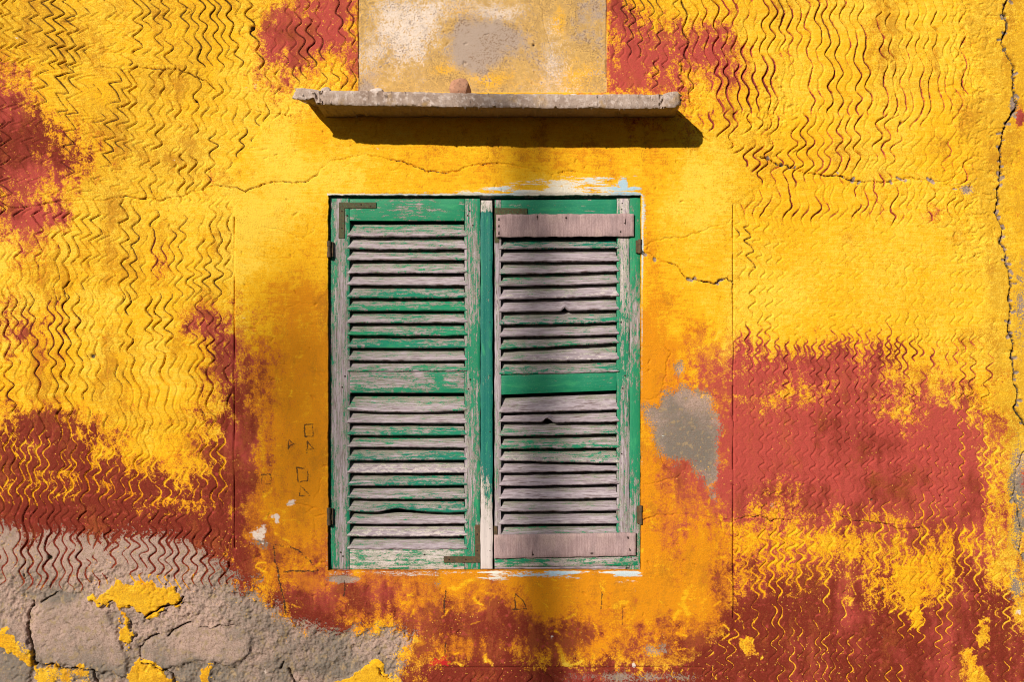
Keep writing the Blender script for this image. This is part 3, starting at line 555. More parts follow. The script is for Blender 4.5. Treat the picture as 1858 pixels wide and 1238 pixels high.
def wood_material():
    k = NT('weathered_painted_wood'); A = k.attr
    g = k.attrv('grain')
    p = k.obj()
    add = lambda *v: (v[0] if len(v) == 1 else k.math('ADD', v[0], add(*v[1:])))
    c = lambda v, amt: k.math('MULTIPLY', k.math('SUBTRACT', v, 0.5), amt)
    grain = k.noise(k.mapping(g, (7, 190, 1)), 1.0, 4, 0.6, 0.5); fine = k.noise(k.mapping(g, (22, 620, 1)), 1.0, 3, 0.6)
    blot = k.noise(k.mapping(g, (10, 45, 1)), 1.0, 4, 0.62, 0.3); blot2 = k.noise(k.mapping(g, (45, 120, 1)), 1.0, 4, 0.65)
    sml = k.noise(k.mapping(g, (220, 500, 1)), 1.0, 3, 0.6)
    wood = k.mix(k.ss(0.3, 0.68, grain), (0.455, 0.39, 0.455), (0.29, 0.235, 0.275))
    wood = k.mix(k.ss(0.51, 0.62, fine), wood, (0.14, 0.095, 0.095))
    wood = k.mix(k.ss(0.45, 0.75, blot2), wood, (0.51, 0.44, 0.49))
    # remains of white primer
    pm = add(A('primer'), c(blot2, 1.6), c(fine, 0.9))
    wood = k.mix(k.ss(-0.05, 0.1, pm), wood, (0.60, 0.53, 0.53))
    pv = add(k.math('MULTIPLY', A('paint'), 0.75), -0.27, c(blot, 1.5), c(blot2, 2.3), c(grain, 1.5), c(fine, 1.3), c(sml, 1.6))
    pmk = k.ss(-0.03, 0.06, pv)
    green = k.mix(add(A('hue'), c(blot2, 0.8)), (0.010, 0.235, 0.105), (0.004, 0.14, 0.12))
    green = k.mix(k.ss(0.55, 0.8, blot), green, (0.035, 0.33, 0.14))
    green = k.mix(k.ss(0.60, 0.68, sml), green, (0.06, 0.30, 0.16))
    # thin chalky film of old paint round the flakes
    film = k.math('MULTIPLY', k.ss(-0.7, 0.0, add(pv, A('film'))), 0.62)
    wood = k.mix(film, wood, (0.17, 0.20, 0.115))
    col = k.mix(pmk, wood, green)
    k.bump(add(k.math('MULTIPLY', grain, 0.5), k.math('MULTIPLY', k.math('MULTIPLY', fine, k.math('SUBTRACT', 1.0, pmk)), 0.8), k.math('MULTIPLY', pmk, 0.6), k.math('MULTIPLY', sml, 0.25)), 0.9, 0.0018)
    return k.done(col, k.math('SUBTRACT', 0.8, k.math('MULTIPLY', pmk, 0.25)), 0.3)
M_WOOD = wood_material()

def board_material():
    k = NT('pink_bleached_plywood'); g = k.attrv('grain')
    c = lambda v, amt: k.math('MULTIPLY', k.math('SUBTRACT', v, 0.5), amt)
    gr = k.noise(k.mapping(g, (260, 14, 1)), 1.0, 5, 0.6, 0.3); bl = k.noise(k.mapping(g, (16, 10, 1)), 1.0, 4); f = k.noise(k.mapping(g, (700, 60, 1)), 1.0, 3)
    col = k.mix(k.ss(0.3, 0.7, gr), (0.47, 0.335, 0.345), (0.33, 0.225, 0.235))
    col = k.mix(k.ss(0.5, 0.75, bl), col, (0.52, 0.38, 0.36)); col = k.mix(k.ss(0.62, 0.75, f), col, (0.25, 0.16, 0.15))
    col = k.mix(k.math('MULTIPLY', k.ss(0.45, 0.7, k.noise(k.mapping(g, (28, 9, 1)), 1.0, 4, 0.65)), 0.65), col, (0.24, 0.175, 0.19))
    col = k.mix(k.math('MULTIPLY', k.ss(0.50, 0.60, k.noise(k.mapping(g, (420, 160, 1)), 1.0, 3, 0.7)), 0.4), col, (0.20, 0.14, 0.14))
    col = k.mix(k.ss(0.3, 0.9, k.attr('paint')), col, (0.05, 0.03, 0.03))
    k.bump(k.math('ADD', gr, f), 0.5, 0.0006)
    return k.done(col, 0.85, 0.2)
M_BOARD = board_material()

def plain(name, c1, c2, scale=60, rough=0.85, bump=0.4, bd=0.001, c3=None, metal=0.0):
    k = NT(name); p = k.obj(); n1 = k.noise(p, scale, 6, 0.65); n2 = k.noise(p, scale * 5, 4, 0.6)
    col = k.mix(k.ss(0.35, 0.68, n1), c1, c2)
    if c3: col = k.mix(k.ss(0.55, 0.68, n2), col, c3)
    k.bump(k.math('ADD', n1, k.math('MULTIPLY', n2, 0.4)), bump, bd); k.b.inputs['Metallic'].default_value = metal
    return k.done(col, rough, 0.25)
M_RUST = plain('rusty_iron', (0.13, 0.07, 0.035), (0.07, 0.045, 0.03), 90, 0.8, 0.6, 0.001, (0.02, 0.12, 0.06))
M_RUSTG = plain('rusty_iron_with_green_paint', (0.09, 0.075, 0.035), (0.06, 0.05, 0.03), 70, 0.75, 0.6, 0.001, (0.02, 0.22, 0.10))
M_NAIL = plain('old_nail', (0.04, 0.025, 0.02), (0.02, 0.014, 0.012), 300, 0.7)
def concrete_material():
    k = NT('weathered_concrete'); p = k.obj()
    c = lambda v, amt: k.math('MULTIPLY', k.math('SUBTRACT', v, 0.5), amt)
    n1 = k.noise(p, 9, 6, 0.6); n2 = k.noise(p, 60, 6, 0.65); n3 = k.noise(p, 330, 4, 0.6)
    col = k.mix(k.ss(0.32, 0.62, n1), (0.26, 0.185, 0.15), (0.41, 0.32, 0.28))
    col = k.mix(k.ss(0.48, 0.64, n2), col, (0.53, 0.44, 0.41))
    col = k.mix(k.ss(0.56, 0.74, k.noise(p, 25, 6, 0.7)), col, (0.27, 0.20, 0.17))
    col = k.mix(k.math('MULTIPLY', k.ss(0.56, 0.66, n3), 0.75), col, (0.15, 0.10, 0.08))
    col = k.mix(k.math('MULTIPLY', k.ss(0.55, 0.72, k.noise(p, 14, 4, 0.6)), 0.6), col, (0.46, 0.28, 0.08))
    # faces pointing down are mixed towards dark mustard
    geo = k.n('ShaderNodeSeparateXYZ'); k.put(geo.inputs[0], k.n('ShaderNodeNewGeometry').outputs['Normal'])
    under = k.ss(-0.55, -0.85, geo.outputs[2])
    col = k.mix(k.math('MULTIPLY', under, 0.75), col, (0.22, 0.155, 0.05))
    k.bump(k.math('ADD', n2, k.math('MULTIPLY', n3, 0.6)), 0.7, 0.002)
    return k.done(col, 0.92, 0.15)
M_CONC = concrete_material()

# ------------------------------------------------------------------ wall
wall = tag(empty('house_wall'), 'yellow and red painted house wall with combed plaster, cracks and peeled patches', 'wall')
names = {0: 'combed_plaster', 1: 'smooth_window_surround', 2: 'infill_panel', 3: 'bare_render', 4: 'mortar_strip', 5: 'exposed_stone', 6: 'exposed_stone', 7: 'exposed_stone'}
plab = {0: 'combed plaster painted yellow and red with wavy grooves', 1: 'smooth orange yellow plaster band around the window', 2: 'speckled tan plaster panel above the ledge with grey blot', 3: 'bare grey brown render where the paint has peeled away', 4: 'mustard mortar strip along the long crack'}
for r_ in range(8):
    sel = reg == r_
    if not sel.any(): continue
    q = quad(sel); used = np.unique(q); remap = np.zeros(NU * NV, np.int32); remap[used] = np.arange(len(used))
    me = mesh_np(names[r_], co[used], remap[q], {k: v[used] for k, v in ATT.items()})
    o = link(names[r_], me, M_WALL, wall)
    if r_ in plab: o['label'] = plab[r_]
# reveal round the opening, extruded from the wall's own edge
iu0, iu1 = int(np.where(GU == WX0)[0][0]), int(np.where(GU == WX1)[0][0]); iv0, iv1 = int(np.where(GV == WY0)[0][0]), int(np.where(GV == WY1)[0][0])
loop = [(iv0, i) for i in range(iu0, iu1)] + [(j, iu1) for j in range(iv0, iv1)] + [(iv1, i) for i in range(iu1, iu0, -1)] + [(j, iu0) for j in range(iv1, iv0, -1)]
ring = np.array([co[j * NU + i] for j, i in loop]); nR = len(ring)
rings = []
for dep in (None, 0.006, 0.05, 0.25):
    r2 = ring.copy()
    if dep is not None: r2[:, 1] = dep
    rings.append(r2)
rc = np.concatenate(rings); a = np.arange(nR); b = (a + 1) % nR
rq = np.concatenate([np.stack([k * nR + a, (k + 1) * nR + a, (k + 1) * nR + b, k * nR + b], -1) for k in range(3)])
lidx = np.array([j * NU + i for j, i in loop])
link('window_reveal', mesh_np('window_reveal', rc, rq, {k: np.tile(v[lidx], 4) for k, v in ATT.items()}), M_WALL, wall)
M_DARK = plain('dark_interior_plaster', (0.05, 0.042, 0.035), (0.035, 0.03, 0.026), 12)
def box_mesh(name, x0, x1, y0, y1, z0, z1, open_front=False):
    v = [(x0, y0, z0), (x1, y0, z0), (x1, y1, z0), (x0, y1, z0), (x0, y0, z1), (x1, y0, z1), (x1, y1, z1), (x0, y1, z1)]
    f = [(0, 3, 2, 1), (4, 5, 6, 7), (1, 2, 6, 5), (2, 3, 7, 6), (3, 0, 4, 7)]
    if not open_front: f.append((0, 1, 5, 4))
    return py_mesh(name, v, f)
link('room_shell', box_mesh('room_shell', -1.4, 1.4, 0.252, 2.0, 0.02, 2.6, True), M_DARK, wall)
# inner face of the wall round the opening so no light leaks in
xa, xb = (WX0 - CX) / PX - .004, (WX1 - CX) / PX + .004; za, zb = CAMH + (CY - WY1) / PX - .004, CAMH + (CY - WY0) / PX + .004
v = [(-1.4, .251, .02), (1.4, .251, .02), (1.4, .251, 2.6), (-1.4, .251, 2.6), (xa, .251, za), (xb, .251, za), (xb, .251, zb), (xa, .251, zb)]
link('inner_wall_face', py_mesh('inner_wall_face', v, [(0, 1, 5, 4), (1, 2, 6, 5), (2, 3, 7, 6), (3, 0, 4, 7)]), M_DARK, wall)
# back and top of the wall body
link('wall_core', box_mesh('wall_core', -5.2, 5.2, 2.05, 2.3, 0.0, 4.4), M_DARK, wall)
v = [(-5.2, 0.02, 4.4), (5.2, 0.02, 4.4), (5.2, 2.05, 4.4), (-5.2, 2.05, 4.4)]
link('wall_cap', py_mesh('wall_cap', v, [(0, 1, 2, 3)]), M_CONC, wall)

# ------------------------------------------------------------------ window
seed_c = [0]
def origin(o):
    v = Vector((0, 0, 0))
    while o: v = v + o.location; o = o.parent
    return v
def sheet_piece(name, pts_fn, nl, na_, thick, parent, mat, paint, hue=0.3, primer=-0.6, along_is_x=True, rough=0.0006, length=0.5, width=0.05):
    """closed plank: pts_fn(l, a) -> front point (world); extruded by thick along its own back direction. l,a in 0..1"""
    seed_c[0] += 1; sd = seed_c[0]; rg = np.random.default_rng(1000 + sd)
    L = np.linspace(0, 1, nl); Aq = np.linspace(0, 1, na_) if isinstance(na_, int) else np.array(na_); na = len(Aq)
    wl = origin(parent)
    ph = rg.random(8) * 6.28
    V = []; at = {'paint': [], 'hue': [], 'primer': [], 'film': []}; gr = []
    back = []
    for l in L:
        for a_ in Aq:
            p_, nrm = pts_fn(l, a_)
            e = min(a_, 1 - a_, (min(l, 1 - l) * length / width))
            rnd = 0.0022 * max(0, 1 - e * width / 0.0022) ** 2 if e * width < 0.0022 else 0.0      # worn arris
            dz = rough * (math.sin(l * 9 + ph[0]) + 0.7 * math.sin(l * 23 + a_ * 3 + ph[1]) + 0.5 * math.sin(a_ * 9 + ph[2]))
            V.append(p_ + nrm * (dz - rnd)); back.append(p_ - nrm * thick)
            gr.append((l * length + sd * 3.17, a_ * width + sd * 1.31, sd * 2.7))
            at['paint'].append(paint(l, a_) if callable(paint) else paint)
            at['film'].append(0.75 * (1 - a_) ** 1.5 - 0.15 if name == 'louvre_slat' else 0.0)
            at['hue'].append(hue(l, a_) if callable(hue) else hue); at['primer'].append(primer(l, a_) if callable(primer) else primer)
    n = nl * na; V += back
    F = []
    I = lambda i, j: i * na + j
    for i in range(nl - 1):
        for j in range(na - 1):
            F.append((I(i, j), I(i + 1, j), I(i + 1, j + 1), I(i, j + 1)))
            F.append((n + I(i, j), n + I(i, j + 1), n + I(i + 1, j + 1), n + I(i + 1, j)))
        F.append((I(i, 0), n + I(i, 0), n + I(i + 1, 0), I(i + 1, 0))); F.append((I(i, na - 1), I(i + 1, na - 1), n + I(i + 1, na - 1), n + I(i, na - 1)))
    for j in range(na - 1):
        F.append((I(0, j), I(0, j + 1), n + I(0, j + 1), n + I(0, j))); F.append((I(nl - 1, j), n + I(nl - 1, j), n + I(nl - 1, j + 1), I(nl - 1, j + 1)))
    Vn = np.array([tuple(v_ - wl) for v_ in V]); 
    if F: 
        p0, p1, p2 = (Vn[i] for i in F[0][:3]); 
        if np.cross(p1 - p0, p2 - p0)[1] > 0: F = [f[::-1] for f in F]
    me = mesh_np(name, Vn, np.array(F), {k: np.array(v_ * 2) for k, v_ in at.items()}, smooth=False)
    ga = me.attributes.new('grain', 'FLOAT_VECTOR', 'POINT'); ga.data.foreach_set('vector', np.array(gr * 2, np.float32).ravel())
    fl = np.zeros(len(F), bool); fl[0:] = True
    # smooth only across the front face: mark sharp where angle is big
    me.polygons.foreach_set('use_smooth', fl); me.set_sharp_from_angle(angle=math.radians(40))
    return link(name, me, mat, parent)
NB = Vector((0, -1, 0))
YF = 0.013        # shutter face behind the wall face
def flat(name, quad_px, y, thick, parent, paint, vertical=False, mat=None, nl=40, na=8, edge_n=0.0, **kw):
    """quad_px: (x0,yt0,yb0,x1,yt1,yb1): left edge x0 from yt0 to yb0, right edge x1 from yt1 to yb1"""
    x0, t0, b0, x1, t1, b1 = quad_px
    sd = seed_c[0] + 1; r = random.Random(sd * 77); ph = [r.random() * 6.28 for _ in range(4)]
    def fn(l, a_):
        if vertical: u, v = a_, l
        else: u, v = l, a_
        top_, bot_ = t0 + (t1 - t0) * u, b0 + (b1 - b0) * u
        en = edge_n * (math.sin(l * 31 + ph[0]) + 0.6 * math.sin(l * 67 + ph[1]) + 0.5 * math.sin(l * 140 + ph[2]))
        if vertical: xx = x0 + (x1 - x0) * u + en * (1 if a_ > 0.99 else -1 if a_ < 0.01 else 0); yy = top_ + (bot_ - top_) * v
        else: xx = x0 + (x1 - x0) * u; yy = top_ + (bot_ - top_) * v + en * (1 if a_ > 0.99 else -1 if a_ < 0.01 else 0)
        return P(xx, yy, y), NB
    ln = (abs(b0 - t0) if vertical else abs(x1 - x0)) / PX; wd = (abs(x1 - x0) if vertical else abs(b0 - t0)) / PX
    return sheet_piece(name, fn, nl, na, thick, parent, mat or M_WOOD, paint, length=ln, width=wd, **kw)
def slat(parent, xl, xr, bl, br, top_l, top_r, paint, hue=0.3, primer=-0.6, chip=None, sag=0.0, yf=YF):
    """louvre: lower front edge at pixel rows bl..br, top back edge at rows top_l..top_r"""
    sd = seed_c[0] + 1; r = random.Random(sd * 31); ph = [r.random() * 6.28 for _ in range(6)]
    tilt = r.uniform(-0.0025, 0.0025)
    rag = r.uniform(0.15, 0.5)
    n1 = [r.uniform(-1, 1) for _ in range(60)]
    def fn(l, a_):
        ext = 5.0 * (1 if a_ > 0.6 else 0)
        x = (xl - ext) + (xr - xl + 2 * ext) * l
        e = bl + (br - bl) * l + sag * math.sin(math.pi * l) + rag * (0.6 * math.sin(l * 17 + ph[0]) + 0.5 * math.sin(l * 41 + ph[1]) + 0.7 * n1[int(l * 58)])
        if chip: e -= chip(l)
        t = top_l + (top_r - top_l) * l
        yy = t + (e - t) * a_
        y0, y1 = yf + 0.026, yf - 0.005 + tilt * (l - 0.5)
        dep = y0 + (y1 - y0) * a_
        nrm = Vector((0, -0.80, 0.60))
        return P(x, yy, dep), nrm
    return sheet_piece('louvre_slat', fn, 61, [0, .15, .3, .45, .6, .604, .75, .87, .95, 1.0], 0.0075, parent, M_WOOD, paint, hue=hue, primer=primer, rough=0.0005, length=(xr - xl) / PX, width=0.045)
def nail(parent, px, py, y, r=0.0028):
    c_ = P(px, py, y) - origin(parent); n = 8
    v = [(c_.x + r * math.cos(k * 6.283 / n), c_.y, c_.z + r * math.sin(k * 6.283 / n)) for k in range(n)] + [(c_.x + .7 * r * math.cos(k * 6.283 / n), c_.y - 0.0018, c_.z + .7 * r * math.sin(k * 6.283 / n)) for k in range(n)]
    f = [(k, n + k, n + (k + 1) % n, (k + 1) % n) for k in range(n)] + [tuple(range(2 * n - 1, n - 1, -1))]
    return link('nail', py_mesh('nail', v, f), M_NAIL, parent)
def bracket(parent, px_poly, y, thick, mat):
    wl = origin(parent); n = len(px_poly); out = [P(x, yy, y) - wl for x, yy in px_poly]; ba = [p_ + Vector((0, thick, 0)) for p_ in out]
    f = [tuple(range(n))] + [(k, n + k, n + (k + 1) % n, (k + 1) % n) for k in range(n)]
    return link('corner_bracket', py_mesh('corner_bracket', out + ba, f), mat, parent)

RR = random.Random(3)
def slat_paint(mean, kind):
    """paint coverage along (l) and across (a: 0 top .. 1 front edge)"""
    ph = RR.random() * 6.28; f = RR.uniform(2, 5)
    def fn(l, a_):
        s = 0.22 * math.sin(l * f + ph)
        if kind == 'edge': s += -0.25 + 0.75 * a_
        elif kind == 'bare': s += -0.12 + 0.3 * (1 - a_) * 1.0
        elif kind == 'top': s += 0.35 * (1 - a_) - 0.15
        return mean + s
    return fn
# frame
frame = tag(empty('window_frame', P(879, 1036, 0.02)), 'thin peeling green wooden window frame around the two closed shutters', 'window frame')
flat('frame_stile', (596.5, 357, 1035, 600, 357, 1035), YF + 0.008, 0.05, frame, 0.1, True, nl=20, na=3)
flat('frame_head', (600, 355.5, 360, 1160, 355.5, 360), YF + 0.016, 0.05, frame, 0.6, hue=0.9, nl=30, na=3)
flat('frame_stile', (1142.5, 359, 1034.5, 1161.5, 359, 1034.5), YF - 0.001, 0.05, frame, lambda l, a_: 0.65 + 0.5 * math.sin(l * 11 + 1), True, edge_n=0.3, primer=-0.2, hue=0.15)
flat('frame_sill', (600, 1033.6, 1036, 1160, 1033.6, 1036), YF + 0.004, 0.05, frame, -0.6, nl=30, na=3)
# ---- shutter with intact louvres
shA = tag(empty('louvred_shutter', P(735, 1034, YF)), 'peeling green louvred shutter with no boards nailed on, rusty corner brackets', 'shutter', 'pair of window shutters')
flat('stile', (599, 360, 1033, 634, 360, 1033), YF, 0.035, shA, lambda l, a_: 0.10 + 1.0 * abs(a_ - 0.55) * (0.6 + 0.7 * math.sin(l * 7 + 1)) - 0.35 * math.exp(-((a_ - .55) / .22) ** 2), True, nl=80, na=12, edge_n=0.2, primer=lambda l, a_: -0.35 + 0.45 * (a_ < 0.35) * (l < 0.35))
flat('stile', (843, 360.5, 1033.5, 871, 360.5, 1034), YF, 0.035, shA, lambda l, a_: 0.42 + 0.35 * math.sin(l * 13 + 2) + 0.55 * (a_ - 0.5) - 0.4 * max(0, l - 0.68) * 3 * (0.4 < a_ < 0.9), True, nl=80, na=12, edge_n=0.3, primer=-0.15)
flat('rail', (634.6, 361, 400, 842.4, 361, 400), YF + 0.001, 0.035, shA, lambda l, a_: 0.75 + 0.25 * math.sin(l * 9), hue=0.15, primer=0.0)
flat('rail', (634.6, 675.5, 713, 842.4, 675, 713), YF + 0.001, 0.035, shA, lambda l, a_: 0.08 + 0.55 * (a_ > 0.8) + 0.8 * math.exp(-((l - 0.78 - 0.1 * (a_ - .5)) / 0.07) ** 2), primer=-0.3)
flat('rail', (634.6, 997.5, 1033.5, 842.4, 997.5, 1033.5), YF + 0.001, 0.035, shA, lambda l, a_: 0.10 + 0.22 * math.sin(l * 15), primer=0.25, hue=0.1)
topA = [402] ; bA1 = [427, 449, 470, 494, 515, 538, 562, 584, 606, 629, 652, 672.5]
mA = [(0.25, 'top'), (-0.25, 'bare'), (-0.05, 'bare'), (-0.2, 'bare'), (-0.5, 'bare'), (0.12, 'edge'), (0.1, 'edge'), (0.0, 'bare'), (0.25, 'edge'), (0.2, 'edge'), (-0.02, 'bare'), (-0.2, 'edge')]
prev = 402
for k, b_ in enumerate(bA1):
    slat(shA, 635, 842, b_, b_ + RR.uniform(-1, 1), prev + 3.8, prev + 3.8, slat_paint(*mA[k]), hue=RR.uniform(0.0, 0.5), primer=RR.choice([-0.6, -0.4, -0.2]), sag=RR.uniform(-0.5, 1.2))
    prev = b_
bA2 = [743, 766, 788, 810, 834, 857, 880, 903, 926, 949, 972, 996]
mA2 = [(0.05, 'top'), (-0.5, 'bare'), (0.12, 'edge'), (0.0, 'bare'), (0.12, 'edge'), (-0.55, 'bare'), (0.1, 'edge'), (-0.1, 'edge'), (0.1, 'edge'), (-0.35, 'bare'), (-0.45, 'bare'), (-0.3, 'bare')]
prev = 715
def chip1(l): return 5 * math.exp(-((l - 0.42) / 0.10) ** 2) + (1.0 if 0.52 < l < 0.58 else 0) - 5 * math.exp(-((l - 0.2) / 0.12) ** 2) * 0.4 - 3 * math.exp(-((l - 0.85) / .2) ** 2)
for k, b_ in enumerate(bA2):
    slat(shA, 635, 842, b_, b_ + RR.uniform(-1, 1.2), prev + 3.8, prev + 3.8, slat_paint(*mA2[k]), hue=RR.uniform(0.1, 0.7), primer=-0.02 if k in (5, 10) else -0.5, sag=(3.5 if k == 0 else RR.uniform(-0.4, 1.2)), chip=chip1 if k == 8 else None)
    prev = b_
brA1 = bracket(shA, [(615, 367), (682, 367), (682, 377.5), (625, 377.5), (625, 432), (614, 432)], YF - 0.003, 0.0035, M_RUSTG)
brA2 = bracket(shA, [(862, 953), (871.5, 953), (871.5, 1021.5), (805, 1021.5), (805, 1010.5), (862, 1010.5)], YF - 0.003, 0.0035, M_RUST)
for x_, y_ in ((852, 383), (848.5, 391), (858, 409), (630, 391), (626, 683), (621, 703), (853, 689), (850, 706), (618, 1003), (622, 1010), (770, 1007)): nail(shA, x_, y_, YF - 0.0005)
for x_, y_ in ((655, 371), (672, 374), (620, 383), (620, 414)): nail(brA1, x_, y_, YF - 0.003)
for x_, y_ in ((866, 970), (866, 1000), (815, 1016), (845, 1016)): nail(brA2, x_, y_, YF - 0.003)
# ---- meeting strip (nailed over the joint, fixed to the first shutter)
cov = flat('cover_strip', (872, 363.5, 1033, 893.5, 363.5, 1033), YF - 0.006, 0.03, shA, lambda l, a_: (1.35 if l > 0.035 else -0.1) if l < 0.72 else 1.3 - 12 * (l - 0.72) - 0.5 * (a_ < .3), True, nl=110, na=8, edge_n=0.35, hue=1.0, primer=lambda l, a_: 0.35 if l > 0.75 or l < 0.04 else -0.5)
for y_ in (384, 472, 528, 585, 586 + 96, 784, 884, 960, 1000): nail(cov, 889, y_, YF - 0.006, 0.002)
# ---- shutter with nailed boards
shB = tag(empty('louvred_shutter', P(1028, 1034, YF)), 'louvred shutter with two pinkish boards nailed across its bare grey slats', 'shutter', 'pair of window shutters')
flat('stile', (897.5, 363, 1031, 909, 363, 1031), YF + 0.001, 0.035, shB, lambda l, a_: -0.3 + 0.5 * (l < 0.06), True, nl=80, na=6, edge_n=0.3, primer=-0.2)
flat('stile', (1119.5, 360, 1031, 1142, 360, 1031), YF, 0.035, shB, lambda l, a_: 0.12 + 0.4 * math.sin(l * 9 + 4) + 0.5 * (a_ < 0.25), True, nl=80, na=10, edge_n=0.5, primer=lambda l, a_: 0.15 - 0.3 * (l > 0.5))
flat('rail', (909.6, 363, 395, 1118.9, 361.5, 395), YF + 0.002, 0.035, shB, lambda l, a_: 1.1, hue=0.35)
flat('rail', (909.6, 681.5, 716.5, 1118.9, 675, 708.5), YF + 0.001, 0.035, shB, lambda l, a_: 1.25, hue=0.3)
flat('rail', (897.5, 1006, 1030, 1158, 1000, 1027), YF - 0.002, 0.035, shB, lambda l, a_: 0.35 + 0.2 * math.sin(l * 8) - 0.3 * (a_ > 0.8) * (l < 0.3), hue=0.2, primer=0.1, nl=50)
flat('sill_strip', (897.5, 1030.8, 1033.2, 1135, 1028.4, 1033.2), YF + 0.001, 0.03, shB, -0.6, nl=20, na=3)
L1 = [(450, 448.5), (472.5, 472), (495.5, 490), (517, 512), (541.5, 535.5), (564, 560), (587, 582.5), (609, 605), (632, 620.5), (653.5, 650.5), (678, 673)]
mB = [(0.45, 'top'), (-0.6, 'bare'), (-0.4, 'bare'), (-0.1, 'top'), (-0.6, 'bare'), (-0.65, 'bare'), (0.05, 'edge'), (-0.25, 'bare'), (-0.25, 'edge'), (-0.3, 'bare'), (0.05, 'edge')]
def chipB(l): return 6 * max(0, 1 - abs(l - 0.545) / 0.03) if l < 0.57 else 0
prev = (431, 430)
for k, (bl, br) in enumerate(L1):
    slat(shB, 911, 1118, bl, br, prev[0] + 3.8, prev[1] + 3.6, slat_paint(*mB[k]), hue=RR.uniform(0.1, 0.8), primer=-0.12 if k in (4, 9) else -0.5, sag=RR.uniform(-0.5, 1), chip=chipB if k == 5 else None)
    prev = (bl, br)
L2 = [(747.5, 741.5), (764, 764), (790, 785.5), (813, 811), (834, 839), (856.5, 853), (881, 877), (904, 902), (927, 925), (950.5, 948.5), (975, 972)]
mB2 = [(-0.65, 'bare'), (-0.5, 'bare'), (-0.2, 'edge'), (-0.15, 'edge'), (-0.1, 'top'), (-0.9, 'bare'), (-0.7, 'bare'), (-0.95, 'bare'), (-0.5, 'bare'), (-0.45, 'bare'), (-0.4, 'bare')]
def chipC(l): return 5 * math.exp(-((l - 0.40) / 0.03) ** 2) + (2 if 0.37 < l < 0.45 else 0)
prev = (718, 710)
for k, (bl, br) in enumerate(L2):
    slat(shB, 911, 1118, bl, br, prev[0] + 3.8, prev[1] + 3.8, slat_paint(*mB2[k]), hue=RR.uniform(0.1, 0.8), primer=0.0 if k in (4,) else -0.6, sag=RR.uniform(-0.5, 1), chip=chipC if k == 1 else None)
    prev = (bl, br)
bracket(shB, [(897.5, 377), (956.5, 378), (956.5, 392), (905, 392), (905, 440), (897.5, 440)], YF - 0.002, 0.0035, M_RUSTG)
bracket(shB, [(896, 955), (902.5, 955), (902.5, 985), (896, 985)], YF - 0.002, 0.0035, M_RUST)
def dk(spots):
    def fn(l, a_):
        v = -1.0
        for sl_, sa, rl, ra in spots: v = max(v, 1.3 - ((l - sl_) / rl) ** 2 - ((a_ - sa) / ra) ** 2)
        return v
    return fn
bd1 = flat('nailed_board', (900.5, 389, 430, 1150, 387.5, 428.5), YF - 0.013, 0.008, shB, dk([(0.02, .2, .007, .1), (.02, .5, .007, .1), (.02, .8, .007, .1), (.30, .15, .006, .2), (.51, .2, .004, .3), (.94, .35, .007, .2), (.905, .8, .007, .1)]), mat=M_BOARD, nl=120, na=14, edge_n=0.35)
bd2 = flat('nailed_board', (896.5, 971.5, 1014.5, 1153.5, 967.5, 1009), YF - 0.013, 0.008, shB, dk([(.27, .82, .006, .18), (.69, .86, .016, .07), (.945, .2, .007, .1), (.955, .7, .006, .08)]), mat=M_BOARD, nl=120, na=14, edge_n=0.25)
for x_, y_ in ((905, 399), (905, 411), (905, 424), (1134, 405), (1126, 421), (975, 393), (1027, 395)): nail(bd1, x_, y_, YF - 0.0135)
for x_, y_ in ((1140, 977), (1143, 999), (967, 1007)): nail(bd2, x_, y_, YF - 0.0135)
for x_, y_ in ((1134, 682), (1130, 705), (1127, 585), (1128, 824), (1129, 369), (1128, 380), (1145, 1012), (1152, 1016)): nail(shB, x_, y_, YF - 0.0025 if y_ > 1011 else YF)
# hinges: a pin barrel with leaf, set in the plaster
def hinge(parent, px, py, h, flip):
    c_ = P(px, py, -0.002) - origin(parent); r = 0.0065; n = 12; v = []; f = []
    zs = [-h, -h * .98, -h * .36, -h * .32, h * .32, h * .36, h * .98, h]; rs = [r * .5, r, r, r * .8, r * .8, r, r, r * .5]
    for z, q in zip(zs, rs):
        for k in range(n): v.append((c_.x + q * math.cos(k * 6.283 / n), c_.y + q * math.sin(k * 6.283 / n), c_.z + z))
    for a_ in range(len(zs) - 1):
        for k in range(n): f.append((a_ * n + k, a_ * n + (k + 1) % n, (a_ + 1) * n + (k + 1) % n, (a_ + 1) * n + k))
    f += [tuple(range(n))[::-1], tuple(range((len(zs) - 1) * n, len(zs) * n))]
    b0 = len(v); lx = 0.012 * flip
    for dx in (0, lx):
        for dy in (0.004, 0.012):
            for dz in (-h * .9, h * .9): v.append((c_.x + dx, c_.y + dy, c_.z + dz))
    f += [tuple(b0 + q for q in t) for t in ((0, 1, 3, 2), (4, 6, 7, 5), (0, 4, 5, 1), (2, 3, 7, 6), (0, 2, 6, 4), (1, 5, 7, 3))]
    return link('hinge', py_mesh('hinge', v, f), M_RUST, parent)
hinge(shA, 597, 452, 0.026, 1); hinge(shA, 596.5, 938, 0.028, 1); hinge(shB, 1161, 447, 0.022, -1); hinge(shB, 1162.5, 935, 0.030, -1)

